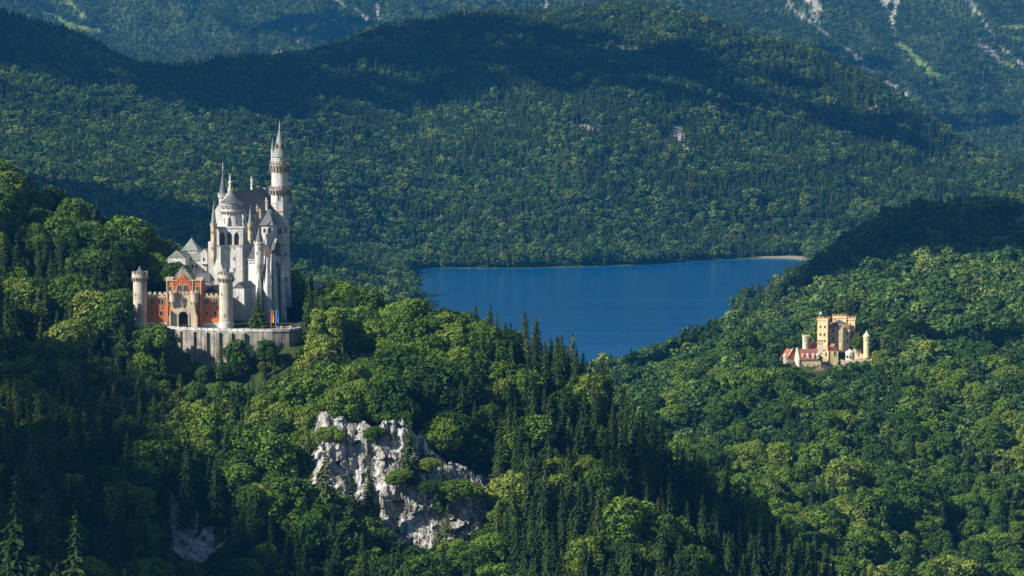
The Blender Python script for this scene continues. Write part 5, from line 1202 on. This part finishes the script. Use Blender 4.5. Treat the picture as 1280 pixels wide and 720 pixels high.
# left white gabled end
k6 = yblk(984, 999, 449, 476, 1992, 8, 24); q = Y(); box(q, k6); q.plate(k6, [(-k6['w']/2, k6['z1']), (k6['w']/2, k6['z1']), (0, Z(436, 1992))], 0, .7); ge = q.build('gabled_end', M['pale'], yc); r_ = Y(); r_.roof(k6, k6['z1'], Z(437, 1992) - k6['z1'], .2, 'd'); r_.build('roof', M['redroof'], ge); win(ge, OY, k6, 991, 449, .8, 1.5, 'round', M['pale'])
q = Y(); q.lathe(X(981.7, 1990), 1990, [(.9, Z(470, 1990)), (.85, Z(446, 1990)), (1.1, Z(445.5, 1990)), (1.1, Z(444.8, 1990)), (.05, Z(441, 1990))], 12); q.build('turret', M['pale'], ge)
def yturret(px, D, r, pb_, pt, label=None, cap=None, m='pale'):
    q = Y(); x = X(px, D); q.lathe(x, D, [(r, Z(pb_, D)), (r, Z(pt + 2.5, D)), (r * 1.2, Z(pt + 1.5, D)), (r * 1.2, Z(pt, D))], 12, q8)
    if cap is None: q.crenel_ring(x, D, r * 1.2, Z(pt, D), .6, 7, .3)
    o = q.build('turret', M[m], yc, label)
    if cap: c = Y(); c.lathe(x, D, [(r * 1.25, Z(pt, D)), (r * .5, Z(pt - cap * .5, D)), (.05, Z(pt - cap, D))], 12); c.build('cone_roof', M['pale'], o)
    for ang, q_ in ((-20, pt + 6), (10, pt + 12)): winr(o, OY, x, D, r, ang, Z(q_, D), .4, 1.0, 'flat', M['pale'])
yturret(1007.2, 2000, 1.85, 450, 420); yturret(1083.8, 2002, 1.9, 447, 420, None, 7, 'cream')
k7 = yblk(1023, 1029, 428, 470, 1990, 4, -5); ytower('middle_tower', k7, M['pale'], wins=((1026, 442, .6, 1.2),))
k8 = yblk(1012, 1025, 435, 460, 2002, 6, -5); q = Y(); box(q, k8); o = q.build('range', M['pale'], yc); r_ = Y(); r_.roof(k8, k8['z1'], 3.8, .3, 'w', 2); r_.build('roof', M['redroof'], o)
k9 = yblk(1029, 1042, 438, 460, 1999, 7, -5); q = Y(); box(q, k9); o = q.build('range', M['cream'], yc); r_ = Y(); r_.roof(k9, k9['z1'], 4.6, .3, 'w', .5); r_.build('roof', M['redroof'], o); win(o, OY, k9, 1033, 443, 1, 1.8, 'flat', M['pale']); win(o, OY, k9, 1037, 443, 1, 1.8, 'flat', M['pale'])
ka = yblk(1039, 1048.5, 438, 462, 1992, 7, 10); q = Y(); box(q, ka); q.plate(ka, [(-ka['w']/2, ka['z1']), (ka['w']/2, ka['z1']), (0, ka['z1'] + 4.2)], 0, .5); o = q.build('chapel_gable', M['cream'], yc); r_ = Y(); r_.roof(ka, ka['z1'], 3.9, .2, 'd'); r_.build('roof', M['redroof'], o); win(o, OY, ka, 1044, 442, 1.1, 3.0, 'round', M['pale'])
kb = yblk(1067, 1083, 427, 450, 2005, 4, -5); ytower('curtain_wall', kb, M['cream'], wins=((1078.5, 432, .8, 1.3), (1078.5, 440, 1.6, 1.8)))
kc = yblk(1069, 1074, 417, 440, 2010, 4, -5); ytower('stair_turret', kc, M['cream'], wins=())
kd = yblk(1052, 1090, 451.5, 462, 1990, 14, -4); q = Y(); box(q, kd); o = q.build('terrace_wall', M['sand'], yc); c = Y(); c.crenel_box(kd, kd['z1'], .8, 1.2, .9, .4, .1); c.build('battlement', M['pale'], o)
ke = yblk(1018, 1032, 463, 482, 1974, 8, -30); q = Y(); box(q, ke); o = q.build('shed', M['dark'], yc); r_ = Y(); r_.roof(ke, ke['z1'], 3.2, .6, 'd'); r_.build('roof', M['brownroof'], o)
q = Y(); q.lathe(X(1063, 1996), 1996, [(2.9, Z(450, 1996)), (2.9, Z(441, 1996)), (3.1, Z(440.6, 1996)), (3.1, Z(440, 1996)), (.4, Z(436.5, 1996))], 16); o = q.build('garden_pavilion', M['pale'], yc)
for an in (-40, 0, 40): winr(o, OY, X(1063, 1996), 1996, 2.9, an, Z(447.5, 1996), 1.2, 2.0)
for px, D, hh_, cc in ((1024.5, 2002, 8, (.05, .15, .5)),):
    e = Y(); x = X(px, D); zb = k1['z1']; e.lathe(x, D + 3, [(.07, zb), (.05, zb + 4.4)], 6); fo = e.build('flagpole', M['metal'], yc)
    V = [(x + .1 + j * .45 - OY[0], D + 3 + .12 * math.sin(j * 1.7) - OY[1], zb + 4.3 - i * .9 - OY[2]) for i in range(3) for j in range(5)]; me = bpy.data.meshes.new('pennant'); me.from_pydata(V, [], [(i * 5 + j, i * 5 + j + 1, i * 5 + j + 6, i * 5 + j + 5) for i in range(2) for j in range(4)]); me.materials.append(mat('blue_white_cloth', (.35, .5, .7), .8)); po = link('pennant', me, fo); po.modifiers.new('t', 'SOLIDIFY').thickness = .04
# ------------------------------------------------------------------ haze, and unseen clouds placed for their shade
def haze():
    V = [(-2600, -60), (2600, -60), (2600, 11300), (-2600, 11300)]
    lo, hi = -40.0, 960.0
    vs_ = [(x, y, lo) for x, y in V] + [(x, y, hi) for x, y in V]
    fs = [(3, 2, 1, 0), (4, 5, 6, 7), (0, 1, 5, 4), (1, 2, 6, 5), (2, 3, 7, 6), (3, 0, 4, 7)]
    m = bpy.data.materials.new('blue_air'); m.use_nodes = True; nt = m.node_tree; nt.nodes.clear()
    v = N(nt, 'ShaderNodeVolumePrincipled'); v.inputs['Density'].default_value = HAZE; v.inputs['Color'].default_value = (0.06, 0.40, 1.0, 1); v.inputs['Anisotropy'].default_value = 0.1
    o = N(nt, 'ShaderNodeOutputMaterial'); nt.links.new(v.outputs[0], o.inputs['Volume'])
    ob = link('haze', np_mesh('haze', vs_, fs, None, [m])); tag(ob, kind='stuff')
HAZE = 2.7e-5
haze()
M['cloud'] = mat('white_cloud', (0.8, 0.8, 0.82), 1.0, spec=0.0)
def cloud(px, py, D, rx, ry, alt=1500.0, seed=0, thick=90.0, n=26, fill=1.0, puff=1.0):
    """an unseen cumulus set above the frame, so placed that its shade lies round the given spot"""
    g = Vector(at(px, py, D)); t = (alt - g.z) / S.z; c = g + S * t
    rg = np.random.default_rng(seed + 50); V = []; Fc = []
    ico_v, ico_f = ICO
    for k in range(n):
        a = rg.uniform(0, 6.283); q = math.sqrt(rg.uniform(0, 1)) * 0.86 * fill
        ce = np.array([c.x + rx * q * math.cos(a), c.y + ry * q * math.sin(a), c.z + rg.uniform(0, 1) * thick])
        edge_ = 0.45 if (puff == 1.0 and q > 0.72) else 1.0
        r = rg.uniform(0.2, 0.36) * puff * edge_ * np.array([rx, ry, 0]) + np.array([0, 0, thick * rg.uniform(0.6, 1.1)])
        d = ico_v * (1 + 0.14 * np.sin(ico_v[:, [1]] * 5 + k) * np.cos(ico_v[:, [0]] * 4 + 2 * k))
        b = len(V) * len(ico_v); V.append(ce + d * r); Fc.append(ico_f + b)
    o = link('cloud', np_mesh('cloud', np.concatenate(V), np.concatenate(Fc), None, [M['cloud']], None, True)); tag(o, kind='structure')
def ico():
    import bmesh
    bm = bmesh.new(); bmesh.ops.create_icosphere(bm, subdivisions=3, radius=1.0)
    v = np.array([x.co[:] for x in bm.verts]); f = np.array([[y.index for y in x.verts] for x in bm.faces]); bm.free(); return v, f
ICO = ico()
for a in [(90, 75, 4550, 290, 300, 1500, 1, 40), (270, 115, 4750, 250, 150, 1500, 2, 34), (440, 95, 4950, 260, 220, 1500, 3, 70, .42), (640, 80, 5050, 320, 230, 1500, 4, 90, .36), (880, 110, 5050, 290, 210, 1500, 6, 50, .32),
          (70, 250, 3350, 210, 330, 1450, 7, 40), (190, 285, 3400, 100, 200, 1450, 8, 30), (1150, 300, 3060, 165, 215, 1400, 9, 46), (990, 365, 2960, 40, 120, 1400, 23, 24), (1230, 170, 7000, 330, 220, 1700, 10, 40, .6), (1010, 70, 7600, 170, 160, 1700, 19, 30, .5), (400, 40, 7900, 260, 200, 1700, 20, 40, .4),
          (1200, 440, 2090, 75, 26, 1300, 21, 26, .5), (820, 455, 2260, 75, 60, 1300, 22, 34, .45),  # small unseen clouds added to darken a hill slope and the lakeside band
          (10, 560, 1100, 32, 100, 1150, 12, 30), (60, 690, 1000, 42, 44, 1150, 13, 26), (200, 690, 1055, 34, 34, 1150, 14, 24), (-10, 430, 1220, 24, 60, 1150, 15, 18), (330, 735, 1070, 26, 20, 1150, 17, 14), (800, 570, 1200, 22, 26, 1150, 18, 20, .7)]:  # low unseen clouds added only to darken the lower left and central flank
    cloud(*a[:6], seed=a[6], thick=12.0 if a[5] < 1200 else 30.0, n=a[7], puff=a[8] if len(a) > 8 else 1.0)
